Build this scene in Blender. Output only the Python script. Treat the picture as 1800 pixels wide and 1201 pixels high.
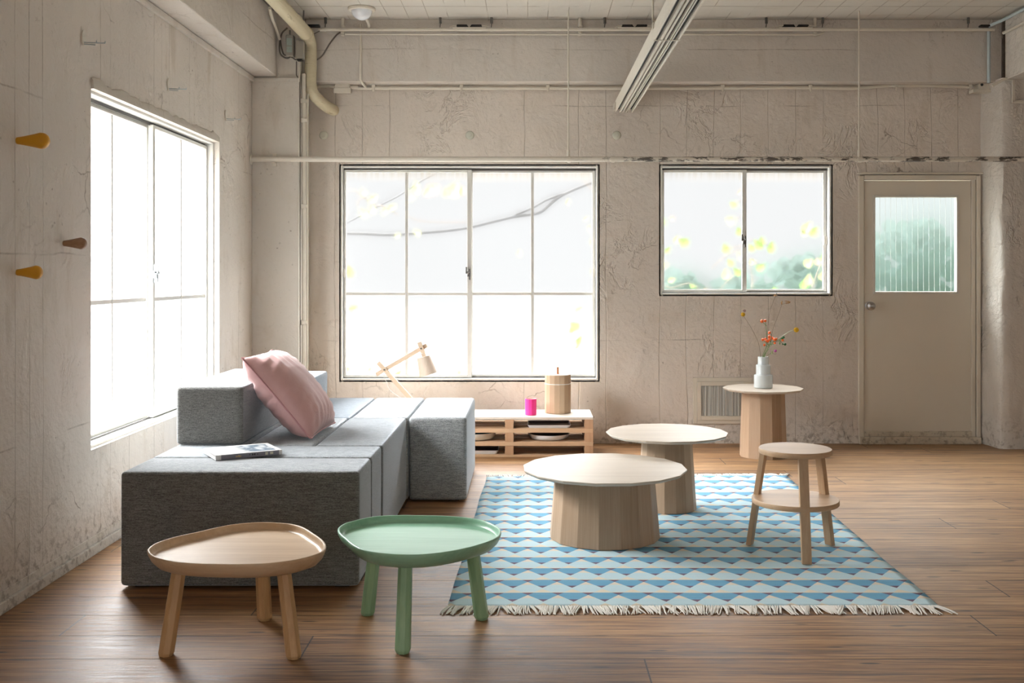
import bpy, bmesh, math, random
from mathutils import Vector, Matrix, noise as mn
PI = math.pi
random.seed(7)
for o in list(bpy.data.objects): bpy.data.objects.remove(o, do_unlink=True)
SC = bpy.context.scene
COL = SC.collection

# ------------------------------------------------------------------ camera, sky, exposure
F, H, CX, CY = 1820.0, 1.31, 928.0, 483.0     # focal length in px of an 1800 px frame, eye height, optical axis
cam_d = bpy.data.cameras.new('camera'); cam = bpy.data.objects.new('camera', cam_d); COL.objects.link(cam)
cam.location = (0, 0, H); cam.rotation_euler = (PI/2, 0, 0)
cam_d.sensor_width = 36; cam_d.lens = F/1800*36
cam_d.shift_x = (900-CX)/1800; cam_d.shift_y = -(600.5-CY)/1800
cam_d.clip_start = 0.05; cam_d.clip_end = 200
SC.camera = cam
SC.view_settings.view_transform = 'Standard'; SC.view_settings.look = 'None'
SC.view_settings.gamma = 1; SC.view_settings.use_curve_mapping = False
SC.view_settings.exposure = 0.2
cy = SC.cycles
cy.use_denoising = True
try: cy.denoiser = 'OPENIMAGEDENOISE'
except Exception: pass
cy.max_bounces = 7; cy.diffuse_bounces = 4; cy.glossy_bounces = 2; cy.transmission_bounces = 3; cy.transparent_max_bounces = 8
cy.sample_clamp_indirect = 6; cy.blur_glossy = 1.0
cy.use_adaptive_sampling = True; cy.adaptive_threshold = 0.02; cy.adaptive_min_samples = 16

W = bpy.data.worlds.new('sky'); SC.world = W; W.use_nodes = True
wt = W.node_tree; wt.nodes.clear()
w_out = wt.nodes.new('ShaderNodeOutputWorld'); w_bg = wt.nodes.new('ShaderNodeBackground')
w_tc = wt.nodes.new('ShaderNodeTexCoord'); w_sep = wt.nodes.new('ShaderNodeSeparateXYZ')
wt.links.new(w_tc.outputs['Generated'], w_sep.inputs[0])
def w_map(sock, a, b, c, d):
    m = wt.nodes.new('ShaderNodeMapRange'); m.interpolation_type = 'SMOOTHSTEP'
    m.inputs['From Min'].default_value = a; m.inputs['From Max'].default_value = b
    m.inputs['To Min'].default_value = c; m.inputs['To Max'].default_value = d
    wt.links.new(sock, m.inputs['Value']); return m.outputs[0]
def w_add(a, b):
    m = wt.nodes.new('ShaderNodeMath'); m.operation = 'ADD'; wt.links.new(a, m.inputs[0]); wt.links.new(b, m.inputs[1]); return m.outputs[0]
# soft haze near the horizon, bright overcast sky above it, brightest over the left-hand street
HORIZON, UP_BACK, UP_LEFT, FRONT = 0.87, 16.0, 64.0, 1.0
def w_mul(a, b):
    m = wt.nodes.new('ShaderNodeMath'); m.operation = 'MULTIPLY'; wt.links.new(a, m.inputs[0]); wt.links.new(b, m.inputs[1]); return m.outputs[0]
w_up = w_map(w_sep.outputs[2], 0.17, 0.50, 0.0, 1.0)
w_left = w_map(w_sep.outputs[0], -0.10, -0.65, UP_BACK, UP_BACK+UP_LEFT)
w_low = w_add(w_map(w_sep.outputs[0], -0.20, -0.30, HORIZON, HORIZON+2.2), w_map(w_sep.outputs[1], 0.1, -0.6, 0.0, FRONT))
wt.links.new(w_add(w_low, w_mul(w_up, w_left)), w_bg.inputs['Strength'])
w_bg.inputs['Color'].default_value = (0.965, 0.98, 0.985, 1)
wt.links.new(w_bg.outputs[0], w_out.inputs[0])

def portal(name, loc, rot, sx, sy):
    d = bpy.data.lights.new(name, 'AREA'); d.shape = 'RECTANGLE'; d.size = sx; d.size_y = sy
    d.cycles.is_portal = True
    o = bpy.data.objects.new(name, d); COL.objects.link(o); o.location = loc; o.rotation_euler = rot; return o
WL = dict(y0=4.834, y1=6.80, z0=0.49, z1=2.18)      # left window opening
WB = dict(x0=-1.452, x1=0.545, z0=0.49, z1=2.155)   # big back window
WS = dict(x0=1.028, x1=2.352, z0=1.155, z1=2.155)   # small back window
XL, YB, ZC = -2.04, 8.03, 3.25
YF, XR = -3.2, 6.4
portal('window_portal', (XL-0.16, (WL['y0']+WL['y1'])/2, 1.335), (0, -PI/2, 0), 1.69, 1.97)
portal('window_portal', ((WB['x0']+WB['x1'])/2, YB+0.17, 1.32), (-PI/2, 0, 0), 2.0, 1.67)
portal('window_portal', ((WS['x0']+WS['x1'])/2, YB+0.17, 1.655), (-PI/2, 0, 0), 1.33, 1.0)
portal('window_portal', (3.005, YB+0.17, 1.545), (-PI/2, 0, 0), 0.63, 0.74)
portal('window_portal', (0.2, YF-0.22, 1.6), (PI/2, 0, 0), 3.4, 1.9)

# ------------------------------------------------------------------ helpers
def P(px, py, Y): return Vector(((px-CX)*Y/F, Y, H-(py-CY)*Y/F))
def FL(px, py, z=0.0):
    Y = F*(H-z)/(py-CY); return Vector(((px-CX)*Y/F, Y, z))

def tag(o, label=None, cat=None, group=None, kind=None):
    if label: o['label'] = label
    if cat: o['category'] = cat
    if group: o['group'] = group
    if kind: o['kind'] = kind
    return o
def empty(name, loc=(0, 0, 0), rz=0.0):
    o = bpy.data.objects.new(name, None); COL.objects.link(o); o.location = loc; o.rotation_euler = (0, 0, rz)
    o.empty_display_size = 0.05; return o
def thing(name, label, cat, loc=(0, 0, 0), rz=0.0, group=None):
    return tag(empty(name, loc, rz), label, cat, group)
def copy_tree(o, parent=None):
    c = o.copy(); COL.objects.link(c)
    if parent: c.parent = parent
    for ch in list(o.children): copy_tree(ch, c)
    return c

class MB:
    def __init__(s): s.v = []; s.f = []
    def add(s, vs, fs):
        n = len(s.v); s.v += [tuple(p) for p in vs]; s.f += [tuple(i+n for i in f) for f in fs]; return s
    def box(s, x0, x1, y0, y1, z0, z1, M=None):
        vs = [Vector(p) for p in ((x0,y0,z0),(x1,y0,z0),(x1,y1,z0),(x0,y1,z0),(x0,y0,z1),(x1,y0,z1),(x1,y1,z1),(x0,y1,z1))]
        if M is not None: vs = [M @ p for p in vs]
        return s.add(vs, [(0,3,2,1),(4,5,6,7),(0,1,5,4),(1,2,6,5),(2,3,7,6),(3,0,4,7)])
    def rings(s, rings, cap0=True, cap1=True):
        n = len(rings[0]); b = len(s.v)
        for r in rings: s.v += [tuple(p) for p in r]
        for k in range(len(rings)-1):
            for i in range(n):
                j = (i+1) % n
                s.f.append((b+k*n+i, b+k*n+j, b+(k+1)*n+j, b+(k+1)*n+i))
        if cap0: s.f.append(tuple(b+i for i in reversed(range(n))))
        if cap1: s.f.append(tuple(b+(len(rings)-1)*n+i for i in range(n)))
        return s
    def lathe(s, prof, c=(0, 0, 0), n=32, ph=0.0, cap0=True, cap1=True, M=None):
        rr = []
        for r, z in prof:
            ring = [Vector((r*math.cos(ph+2*PI*i/n), r*math.sin(ph+2*PI*i/n), z)) for i in range(n)]
            if M is not None: ring = [M @ p for p in ring]
            rr.append([p+Vector(c) for p in ring])
        return s.rings(rr, cap0, cap1)
    def tube(s, pts, r, n=10, closed=False):
        pts = [Vector(p) for p in pts]; m = len(pts); rs = r if isinstance(r, (list, tuple)) else [r]*m
        rr = []; up = None
        for i, p in enumerate(pts):
            a = pts[(i-1) % m] if (i > 0 or closed) else p
            b = pts[(i+1) % m] if (i < m-1 or closed) else p
            t = (b-a).normalized()
            if up is None:
                up = t.orthogonal().normalized()
            else:
                up = (up - t*up.dot(t))
                up = up.normalized() if up.length > 1e-6 else t.orthogonal().normalized()
            w = t.cross(up)
            rr.append([p + (up*math.cos(2*PI*k/n) + w*math.sin(2*PI*k/n))*rs[i] for k in range(n)])
        if closed:
            b0 = len(s.v); s.rings(rr, False, False)
            k = m-1
            for i in range(n):
                j = (i+1) % n
                s.f.append((b0+k*n+i, b0+k*n+j, b0+j, b0+i))
            return s
        return s.rings(rr)
    def ball(s, c, r, nu=12, nv=8, sc=(1, 1, 1)):
        prof = [(max(1e-4, math.sin(PI*k/nv)), -math.cos(PI*k/nv)) for k in range(nv+1)]
        rr = [[Vector((c[0]+r*sc[0]*a*math.cos(2*PI*i/nu), c[1]+r*sc[1]*a*math.sin(2*PI*i/nu), c[2]+r*sc[2]*z)) for i in range(nu)] for a, z in prof]
        return s.rings(rr)
    def bar(s, a, b, w, d, up=(0, 1, 0)):      # rectangular bar from a to b, width w across, depth d along "up"
        a, b = Vector(a), Vector(b); t = (b-a).normalized(); u = Vector(up); u = (u-t*u.dot(t)).normalized(); x = t.cross(u)
        rr = [[p + x*(i*w/2) + u*(j*d/2) for i, j in ((-1,-1),(1,-1),(1,1),(-1,1))] for p in (a, b)]
        return s.rings(rr)
    def build(s, name, mat, parent=None, smooth=False, bevel=0, seg=2, world=True, angle=35):
        off = Vector((0, 0, 0))
        if parent is not None and world:
            p = parent
            while p is not None: off += p.location; p = p.parent
        me = bpy.data.meshes.new(name); me.from_pydata([tuple(Vector(v)-off) for v in s.v], [], s.f)
        bm = bmesh.new(); bm.from_mesh(me); bmesh.ops.recalc_face_normals(bm, faces=bm.faces)
        if bevel:
            es = [e for e in bm.edges if e.is_manifold and e.calc_face_angle(0) > math.radians(angle)]
            bmesh.ops.bevel(bm, geom=es, offset=bevel, segments=seg, profile=0.5, affect='EDGES', clamp_overlap=True)
        if smooth:
            for f in bm.faces: f.smooth = True
            for e in bm.edges:
                if e.is_manifold and e.calc_face_angle(0) > math.radians(smooth if smooth is not True else 40): e.smooth = False
        bm.to_mesh(me); bm.free()
        if isinstance(mat, (list, tuple)):
            for m_ in mat: me.materials.append(m_)
        else: me.materials.append(mat)
        o = bpy.data.objects.new(name, me); COL.objects.link(o)
        if parent is not None: o.parent = parent
        return o

def smooth_path(pts, k=6, closed=False):      # Catmull-Rom
    pts = [Vector(p) for p in pts]; n = len(pts); out = []
    rng = range(n) if closed else range(n-1)
    for i in rng:
        if closed: a, b, c, d = pts[(i-1) % n], pts[i], pts[(i+1) % n], pts[(i+2) % n]
        else: a, b, c, d = pts[max(i-1, 0)], pts[i], pts[i+1], pts[min(i+2, n-1)]
        for j in range(k):
            t = j/k
            out.append(0.5*((2*b)+(c-a)*t+(2*a-5*b+4*c-d)*t*t+(-a+3*b-3*c+d)*t*t*t))
    if not closed: out.append(pts[-1])
    return out

# ------------------------------------------------------------------ node helpers
class N:
    def __init__(s, name, rough=0.6, spec=0.3):
        s.m = bpy.data.materials.new(name); s.m.use_nodes = True; s.t = s.m.node_tree
        s.b = s.t.nodes['Principled BSDF']; s.out = s.t.nodes['Material Output']
        s.b.inputs['Roughness'].default_value = rough; s.b.inputs['Specular IOR Level'].default_value = spec
        s._obj = None
    def new(s, ty, **kw):
        n = s.t.nodes.new(ty)
        for k, v in kw.items(): setattr(n, k, v)
        return n
    def put(s, sock, v):
        if isinstance(v, bpy.types.NodeSocket): s.t.links.new(v, sock)
        elif v is not None:
            if isinstance(v, (tuple, list)) and len(v) == 3 and sock.type == 'RGBA': v = (*v, 1)
            sock.default_value = v
    def obj(s):
        if s._obj is None: s._obj = s.new('ShaderNodeTexCoord').outputs['Object']
        return s._obj
    def sep(s, v=None):
        n = s.new('ShaderNodeSeparateXYZ'); s.put(n.inputs[0], v or s.obj()); return n.outputs
    def comb(s, x=0, y=0, z=0):
        n = s.new('ShaderNodeCombineXYZ'); s.put(n.inputs[0], x); s.put(n.inputs[1], y); s.put(n.inputs[2], z); return n.outputs[0]
    def map(s, v=None, sc=(1, 1, 1), loc=(0, 0, 0), rot=(0, 0, 0)):
        n = s.new('ShaderNodeMapping'); s.put(n.inputs[0], v or s.obj()); n.inputs['Scale'].default_value = sc
        n.inputs['Location'].default_value = loc; n.inputs['Rotation'].default_value = rot; return n.outputs[0]
    def noise(s, v=None, sc=5, det=4, ro=0.55, dist=0, col=False):
        n = s.new('ShaderNodeTexNoise'); s.put(n.inputs['Vector'], v or s.obj()); n.inputs['Scale'].default_value = sc
        n.inputs['Detail'].default_value = det; n.inputs['Roughness'].default_value = ro; n.inputs['Distortion'].default_value = dist
        return n.outputs['Color' if col else 'Fac']
    def vor(s, v=None, sc=5, feat='DISTANCE_TO_EDGE', rand=1.0):
        n = s.new('ShaderNodeTexVoronoi', feature=feat); s.put(n.inputs['Vector'], v or s.obj()); n.inputs['Scale'].default_value = sc
        n.inputs['Randomness'].default_value = rand; return n.outputs['Distance']
    def white(s, v):
        n = s.new('ShaderNodeTexWhiteNoise', noise_dimensions='1D'); s.put(n.inputs['W'], v); return n.outputs['Value']
    def M(s, op, a, b=None, c=None):
        n = s.new('ShaderNodeMath', operation=op); s.put(n.inputs[0], a)
        if b is not None: s.put(n.inputs[1], b)
        if c is not None: s.put(n.inputs[2], c)
        return n.outputs[0]
    def add(s, *a):
        r = a[0]
        for b in a[1:]: r = s.M('ADD', r, b)
        return r
    def mul(s, *a):
        r = a[0]
        for b in a[1:]: r = s.M('MULTIPLY', r, b)
        return r
    def ss(s, v, a, b, c=0.0, d=1.0, lin=False):
        n = s.new('ShaderNodeMapRange', interpolation_type='LINEAR' if lin else 'SMOOTHSTEP')
        s.put(n.inputs['Value'], v)
        for k, x in (('From Min', a), ('From Max', b), ('To Min', c), ('To Max', d)): n.inputs[k].default_value = x
        return n.outputs[0]
    def mix(s, f, a, b, mode='MIX'):
        n = s.new('ShaderNodeMix', data_type='RGBA', blend_type=mode); s.put(n.inputs[0], f); s.put(n.inputs[6], a); s.put(n.inputs[7], b); return n.outputs[2]
    def ramp(s, f, stops):
        n = s.new('ShaderNodeValToRGB'); s.put(n.inputs[0], f); e = n.color_ramp.elements
        while len(e) < len(stops): e.new(0.5)
        for k, (p, c) in zip(e, stops): k.position = p; k.color = (*c, 1)
        return n.outputs[0]
    def warp(s, v=None, sc=3, amt=0.1, det=3):
        v = v or s.obj(); c = s.noise(v, sc, det, col=True)
        a = s.new('ShaderNodeVectorMath', operation='SUBTRACT'); s.put(a.inputs[0], c); a.inputs[1].default_value = (.5, .5, .5)
        b = s.new('ShaderNodeVectorMath', operation='SCALE'); s.put(b.inputs[0], a.outputs[0]); b.inputs['Scale'].default_value = amt
        d = s.new('ShaderNodeVectorMath', operation='ADD'); s.put(d.inputs[0], v); s.put(d.inputs[1], b.outputs[0]); return d.outputs[0]
    def bump(s, h, dist=1.0, strength=1.0):
        n = s.new('ShaderNodeBump'); s.put(n.inputs['Height'], h); n.inputs['Distance'].default_value = dist; n.inputs['Strength'].default_value = strength
        s.t.links.new(n.outputs[0], s.b.inputs['Normal'])
    def color(s, v): s.put(s.b.inputs['Base Color'], v)
    def rough(s, v): s.put(s.b.inputs['Roughness'], v)

def plain(name, col, rough=0.5, metal=0.0, spec=0.4, var=0.06, sc=14, bump=0.0):
    n = N(name, rough, spec); n.b.inputs['Metallic'].default_value = metal
    f = n.noise(sc=sc, det=3)
    n.color(n.mix(f, tuple(c*(1-var) for c in col), tuple(min(1, c*(1+var)) for c in col)))
    if bump: n.bump(n.mul(n.noise(sc=sc*5, det=4), bump))
    return n.m

def plaster(name, axis, base=(.70, .645, .565), board=0.125, seams=(1.42,), crack=1.0, relief=1.0, dirt=1.0):
    n = N(name, 0.62, 0.35)
    x, y, z = n.sep(); u = x if axis == 'X' else y
    big = n.noise(sc=0.9, det=2); mid = n.noise(sc=4.5, det=4, ro=.6, dist=.4); fine = n.noise(sc=26, det=3, ro=.65)
    # board marks of the formwork, broken up
    ub = n.M('ADD', n.M('DIVIDE', u, board), n.mul(n.noise(sc=1.3, det=2), 0.22))
    idx = n.M('FLOOR', ub); fr = n.M('FRACT', ub)
    dd = n.M('ABSOLUTE', n.M('SUBTRACT', fr, 0.5))
    line = n.ss(dd, 0.475, 0.4965)
    rnd = n.white(n.M('ROUND', ub))
    brk = n.ss(n.noise(n.comb(n.mul(n.M('ROUND', ub), 3.7), 0, n.mul(z, 0.8)), sc=1.3, det=3), 0.44, 0.58)
    brk = n.mul(brk, n.ss(rnd, 0.25, 0.5))
    line = n.mul(line, brk)
    stepv = n.mul(n.white(idx), 0.0012)
    # horizontal pour seams
    hs = None
    for s_ in seams:
        zz = n.M('ABSOLUTE', n.M('SUBTRACT', n.M('ADD', z, n.mul(n.M('SUBTRACT', n.noise(sc=1.7, det=4), .5), 0.05)), s_))
        h1 = n.ss(zz, 0.006, 0.0015); hs = h1 if hs is None else n.M('MAXIMUM', hs, h1)
    if hs is not None: hs = n.mul(hs, n.ss(n.noise(sc=2.1, det=3), .45, .6))
    # cracks and flaking edges
    wv = n.warp(sc=2.6, amt=0.55, det=4)
    e = n.vor(wv, sc=1.15)
    cm = n.ss(n.noise(sc=0.75, det=3), 0.53, 0.66)
    cr = n.mul(n.ss(e, 0.007, 0.001), cm, n.ss(n.noise(sc=3.7, det=3), .46, .58))
    wv2 = n.warp(sc=9, amt=0.12, det=2)
    e2 = n.vor(wv2, sc=4.5)
    cr2 = n.mul(n.ss(e2, 0.035, 0.006), n.ss(n.noise(sc=1.5, det=4), .58, .68))
    # creases of old paint, following the trowel
    rn = n.M('ABSOLUTE', n.M('SUBTRACT', n.noise(n.map(sc=(1, 1, .8)), sc=3.6, det=5, ro=.62, dist=.7), .5))
    rmask = n.ss(n.noise(sc=1.15, det=3), .49, .66)
    rid = n.mul(n.ss(rn, .020, .0), rmask)
    rn2 = n.M('ABSOLUTE', n.M('SUBTRACT', n.noise(sc=11, det=5, ro=.6, dist=.5), .5))
    rid2 = n.mul(n.ss(rn2, .030, .0), n.ss(n.noise(sc=1.9, det=3), .50, .62))
    # pock marks
    pk = n.vor(n.warp(sc=12, amt=.05), sc=17, feat='F1')
    pk = n.mul(n.ss(pk, 0.16, 0.07), n.ss(n.noise(sc=2.3, det=4), .52, .66))
    sp = n.ss(n.noise(sc=75, det=2), .70, .76); sp = n.mul(sp, n.ss(n.noise(sc=3.1, det=3), .5, .62))
    lowz = n.ss(z, 0.30, 0.0); grime = n.mul(lowz, n.ss(fine, .48, .66))
    c = n.mix(n.ss(big, .3, .7), tuple(a*.93 for a in base), tuple(min(1, a*1.06) for a in base))
    c = n.mix(n.mul(n.ss(mid, .55, .75), .5), c, (base[0]*.92, base[1]*.89, base[2]*.84))
    c = n.mix(n.mul(n.ss(n.noise(n.map(sc=(1, 1, .25)), sc=7, det=5), .56, .72), .35*dirt), c, (base[0]*.74, base[1]*.68, base[2]*.60))
    dk = n.M('MAXIMUM', n.M('MAXIMUM', n.mul(cr, .8*crack), n.mul(cr2, .5*crack)), n.M('MAXIMUM', n.mul(rid, n.ss(fine, .48, .66), .45*crack), n.mul(rid2, n.ss(fine, .5, .66), .3*crack)))
    dk = n.M('MAXIMUM', dk, n.mul(line, .38 if axis == 'X' else .70)) if board < 5 else dk
    dk = n.M('MAXIMUM', dk, n.mul(n.M('MAXIMUM', pk, sp), .6*dirt))
    if hs is not None: dk = n.M('MAXIMUM', dk, n.mul(hs, .45))
    dk = n.M('MAXIMUM', dk, n.mul(grime, .55*dirt))
    dk = n.mul(dk, n.ss(fine, .35, .6, .55, 1))
    c = n.mix(dk, c, (.17, .125, .085))
    n.color(c)
    h = n.add(n.mul(big, 0.02*relief), n.mul(mid, 0.019*relief), n.mul(fine, 0.0050*relief), n.mul(n.mul(n.ss(rn, 0, .05), rmask), .006*relief))
    if board < 5: h = n.add(h, n.mul(n.ss(dd, 0.475, 0.4965), n.ss(rnd, .25, .5), -0.0025))
    n.bump(h)
    return n.m

def wood(name, c0, c1, axis='X', k=22, rough=0.45, spec=0.35, along=1.2, planks=0.0, contrast=(.3, .7)):
    n = N(name, rough, spec)
    sc = {'X': (along, k, k), 'Y': (k, along, k), 'Z': (k, k, along)}[axis]
    a = n.noise(n.map(sc=sc), sc=1.0, det=6, ro=.62, dist=.35)
    b = n.noise(n.map(sc=tuple(s*5 for s in sc)), sc=1.0, det=3, ro=.6)
    f = n.add(n.mul(a, .75), n.mul(b, .25))
    c = n.ramp(n.ss(f, contrast[0], contrast[1], lin=True), [(0, c0), (.55, tuple((p+q)/2 for p, q in zip(c0, c1))), (1, c1)])
    if planks:
        x, y, z = n.sep(); r = n.white(n.M('FLOOR', n.M('DIVIDE', {'X': y, 'Y': x, 'Z': x}[axis], planks)))
        c = n.mix(n.mul(r, .35), c, tuple(v*.78 for v in c0))
    n.color(c); n.bump(n.mul(f, 0.0006)); return n.m

def fabric(name, c0, c1, streak=1.0):
    n = N(name, 0.92, 0.12); n.b.inputs['Sheen Weight'].default_value = 1.0; n.b.inputs['Sheen Roughness'].default_value = 0.32; n.b.inputs['Sheen Tint'].default_value = (.85, .92, 1, 1)
    a = n.noise(n.map(sc=(26, 26, 330)), sc=1.0, det=4, ro=.75); b = n.noise(n.map(sc=(150, 150, 300)), sc=1.0, det=2, ro=.6); d = n.noise(sc=3, det=2)
    f = n.add(n.mul(a, .6*streak), n.mul(b, .45))
    c = n.mix(n.ss(f, .40, .64, lin=True), tuple(v*.72 for v in c0), tuple(v*1.15 for v in c1))
    c = n.mix(n.mul(n.ss(d, .3, .7), .18), c, tuple(v*.8 for v in c0))
    n.color(c); n.bump(n.mul(f, 0.0022)); return n.m

# ------------------------------------------------------------------ materials
m_left = plaster('plaster_left', 'Y', base=(.66, .608, .548), board=0.118, seams=(1.40, 2.05, .62), dirt=1.5, crack=1.3)
m_back = plaster('plaster_back', 'X', base=(.672, .605, .535), board=0.21, seams=(2.62, .80), crack=1.0)
m_beam = plaster('plaster_beam', 'X', base=(.60, .55, .495), board=9.0, seams=(3.02,), crack=.6, relief=.7)
m_col = plaster('plaster_column', 'X', base=(.645, .600, .535), board=9.0, seams=(), crack=.5, relief=.8)
m_rcol = plaster('plaster_right', 'X', base=(.63, .58, .52), board=9.0, seams=(), crack=1.0, relief=1.5)

def ceiling_mat():
    n = N('ceiling_boards', .65, .3); x, y, z = n.sep()
    ub = n.M('DIVIDE', x, 0.15); fr = n.M('FRACT', ub)
    line = n.ss(n.M('ABSOLUTE', n.M('SUBTRACT', fr, .5)), .465, .495)
    brk = n.ss(n.noise(n.comb(n.mul(n.M('ROUND', ub), 2.3), n.mul(y, 1.5), 0), sc=1.2, det=3), .42, .55)
    line = n.mul(line, brk)
    yy = n.ss(n.M('ABSOLUTE', n.M('SUBTRACT', n.M('ADD', y, n.mul(n.noise(sc=3, det=3), .03)), 7.5)), .012, .003)
    l2 = n.mul(yy, n.ss(n.noise(sc=2, det=3), .42, .55))
    c = n.mix(n.noise(sc=1.2, det=4), (.54, .505, .45), (.63, .59, .53))
    dk = n.M('MAXIMUM', n.mul(line, .5), n.mul(l2, .6))
    c = n.mix(n.mul(n.ss(n.noise(n.map(sc=(.4, 3, 1)), sc=3, det=5), .58, .72), .4), c, (.45, .38, .29))
    n.color(n.mix(dk, c, (.25, .19, .13)))
    n.bump(n.add(n.mul(n.noise(sc=6, det=6), .006), n.mul(dk, -.003), n.mul(n.white(n.M('FLOOR', ub)), .003)))
    return n.m
m_ceil = ceiling_mat()

def floor_mat():
    n = N('floor_planks', .4, .5); x, y, z = n.sep()
    v = n.M('DIVIDE', n.M('SUBTRACT', y, 3.98-2.265*4), 0.2265)
    idx = n.M('FLOOR', v); fr = n.M('FRACT', v); r1 = n.white(idx); r2 = n.white(n.M('ADD', idx, 31.7))
    xs = n.M('ADD', x, n.mul(r1, 7.3))
    seg = n.M('FLOOR', n.M('DIVIDE', xs, 3.4)); sfr = n.M('FRACT', n.M('DIVIDE', xs, 3.4))
    r3 = n.white(n.add(n.mul(idx, 13.1), n.mul(seg, 5.7)))
    gv = n.comb(n.mul(xs, 1.3), n.mul(y, 42), n.mul(r3, 20))
    g1 = n.noise(gv, sc=1.0, det=5, ro=.68, dist=.5)
    g2 = n.noise(n.comb(n.mul(xs, 5), n.mul(y, 130), n.mul(r3, 9)), sc=1.0, det=3, ro=.6)
    g3 = n.noise(n.comb(n.mul(xs, .5), n.mul(y, 6), r3), sc=1.0, det=3)
    f = n.add(n.mul(g1, .42), n.mul(g2, .36), n.mul(g3, .22))
    c = n.ramp(n.ss(f, .385, .625, lin=True), [(0, (.055, .025, .011)), (.30, (.19, .088, .034)), (.6, (.365, .195, .080)), (1, (.56, .36, .18))])
    c = n.mix(n.mul(r3, .38), c, n.mix(1.0, c, (.60, .47, .38), 'MULTIPLY'))
    # drier, greyer boards towards the right of the room (worn varnish)
    wear = n.mul(n.ss(n.add(x, n.mul(n.noise(sc=.8, det=3), 1.6)), .9, 3.4), .42)
    c = n.mix(wear, c, n.mix(.4, c, (.40, .30, .185)))
    pv = n.comb(n.mul(xs, 2.2), n.mul(y, 11), n.mul(r2, 4))
    kn = n.ss(n.vor(pv, sc=1.5, feat='F1'), .15, .08); kn = n.mul(kn, n.ss(n.noise(sc=2, det=2), .40, .50))
    st = n.mul(n.ss(g1, .66, .74), .6)
    gap = n.ss(n.M('ABSOLUTE', n.M('SUBTRACT', fr, .5)), .487, .4975)
    gap2 = n.ss(n.M('ABSOLUTE', n.M('SUBTRACT', sfr, .5)), .4988, .4996)
    gp = n.M('MAXIMUM', gap, gap2)
    half = n.mul(n.ss(n.M('ABSOLUTE', n.M('SUBTRACT', n.M('ADD', fr, n.mul(g3, .1)), .55)), .012, .004), n.ss(n.noise(n.comb(n.mul(x, .7), idx, 0), sc=1.3, det=2), .44, .52))
    dk = n.M('MAXIMUM', n.M('MAXIMUM', n.mul(gp, .95), n.mul(kn, .85)), n.mul(half, .7))
    c = n.mix(n.mul(n.ss(g1, .57, .70), .7), c, (.06, .033, .018))
    n.color(n.mix(dk, c, (.018, .010, .006)))
    n.rough(n.add(.30, n.mul(g2, .2), n.mul(n.noise(sc=3, det=4), .14), n.mul(wear, .25)))
    n.bump(n.add(n.mul(g2, .0008), n.mul(gap, -.004), n.mul(n.noise(n.comb(n.mul(x, .8), n.mul(y, 3), 0), sc=1.2, det=2), .004)))
    return n.m
m_floor = floor_mat()

m_white = plain('painted_wood_white', (.66, .62, .55), .45, var=.06, bump=.0006)
m_frame = plain('window_frame_paint', (.70, .69, .65), .4, var=.08, bump=.0006)
m_track = plain('dark_track', (.05, .045, .04), .5)
m_door = plain('door_paint', (.68, .62, .52), .42, var=.04, sc=3, bump=.0004)
m_metal = plain('brushed_metal', (.55, .55, .55), .28, metal=1.0)
m_dmetal = plain('dark_metal', (.16, .15, .14), .4, metal=.8)
m_gmetal = plain('galvanised_metal', (.42, .46, .48), .4, metal=.8)
m_pipe = plain('conduit_paint', (.66, .61, .52), .45, var=.08, bump=.0008)
m_bluepipe = plain('pale_blue_conduit', (.50, .58, .60), .5)
m_cable = plain('grey_cable', (.14, .12, .10), .6)
m_black = plain('black_plastic', (.012, .011, .010), .5)
m_slot = plain('slot_shade', (.012, .010, .008), .7)
m_box = plain('grey_box', (.30, .28, .24), .5)
m_boxlab = plain('box_label', (.34, .40, .37), .5, var=.25, sc=90)

def flaky_pipe():
    n = N('flaky_pipe_paint', .45, .4); x, y, z = n.sep()
    f = n.ss(n.noise(n.map(sc=(9, 30, 30)), sc=1.2, det=6, ro=.7), .50, .56)
    r = n.M('MAXIMUM', n.ss(x, 2.2, 3.0), n.mul(n.ss(n.noise(sc=1.5, det=3), .64, .72), .3))
    c = n.mix(n.noise(sc=8), (.62, .57, .49), (.72, .67, .58))
    n.color(n.mix(n.mul(f, r), c, (.10, .085, .07))); return n.m
m_pipe_f = flaky_pipe()

def wrap_mat():
    n = N('pipe_insulation', .7, .2); x, y, z = n.sep()
    w = n.noise(n.map(sc=(6, 3, 45)), sc=1.0, det=4, ro=.7)
    c = n.mix(w, (.46, .40, .27), (.60, .54, .39))
    n.color(n.mix(n.mul(n.ss(w, .60, .66), .5), c, (.2, .16, .09))); n.bump(n.mul(w, .006)); return n.m
m_wrap = wrap_mat()

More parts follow.
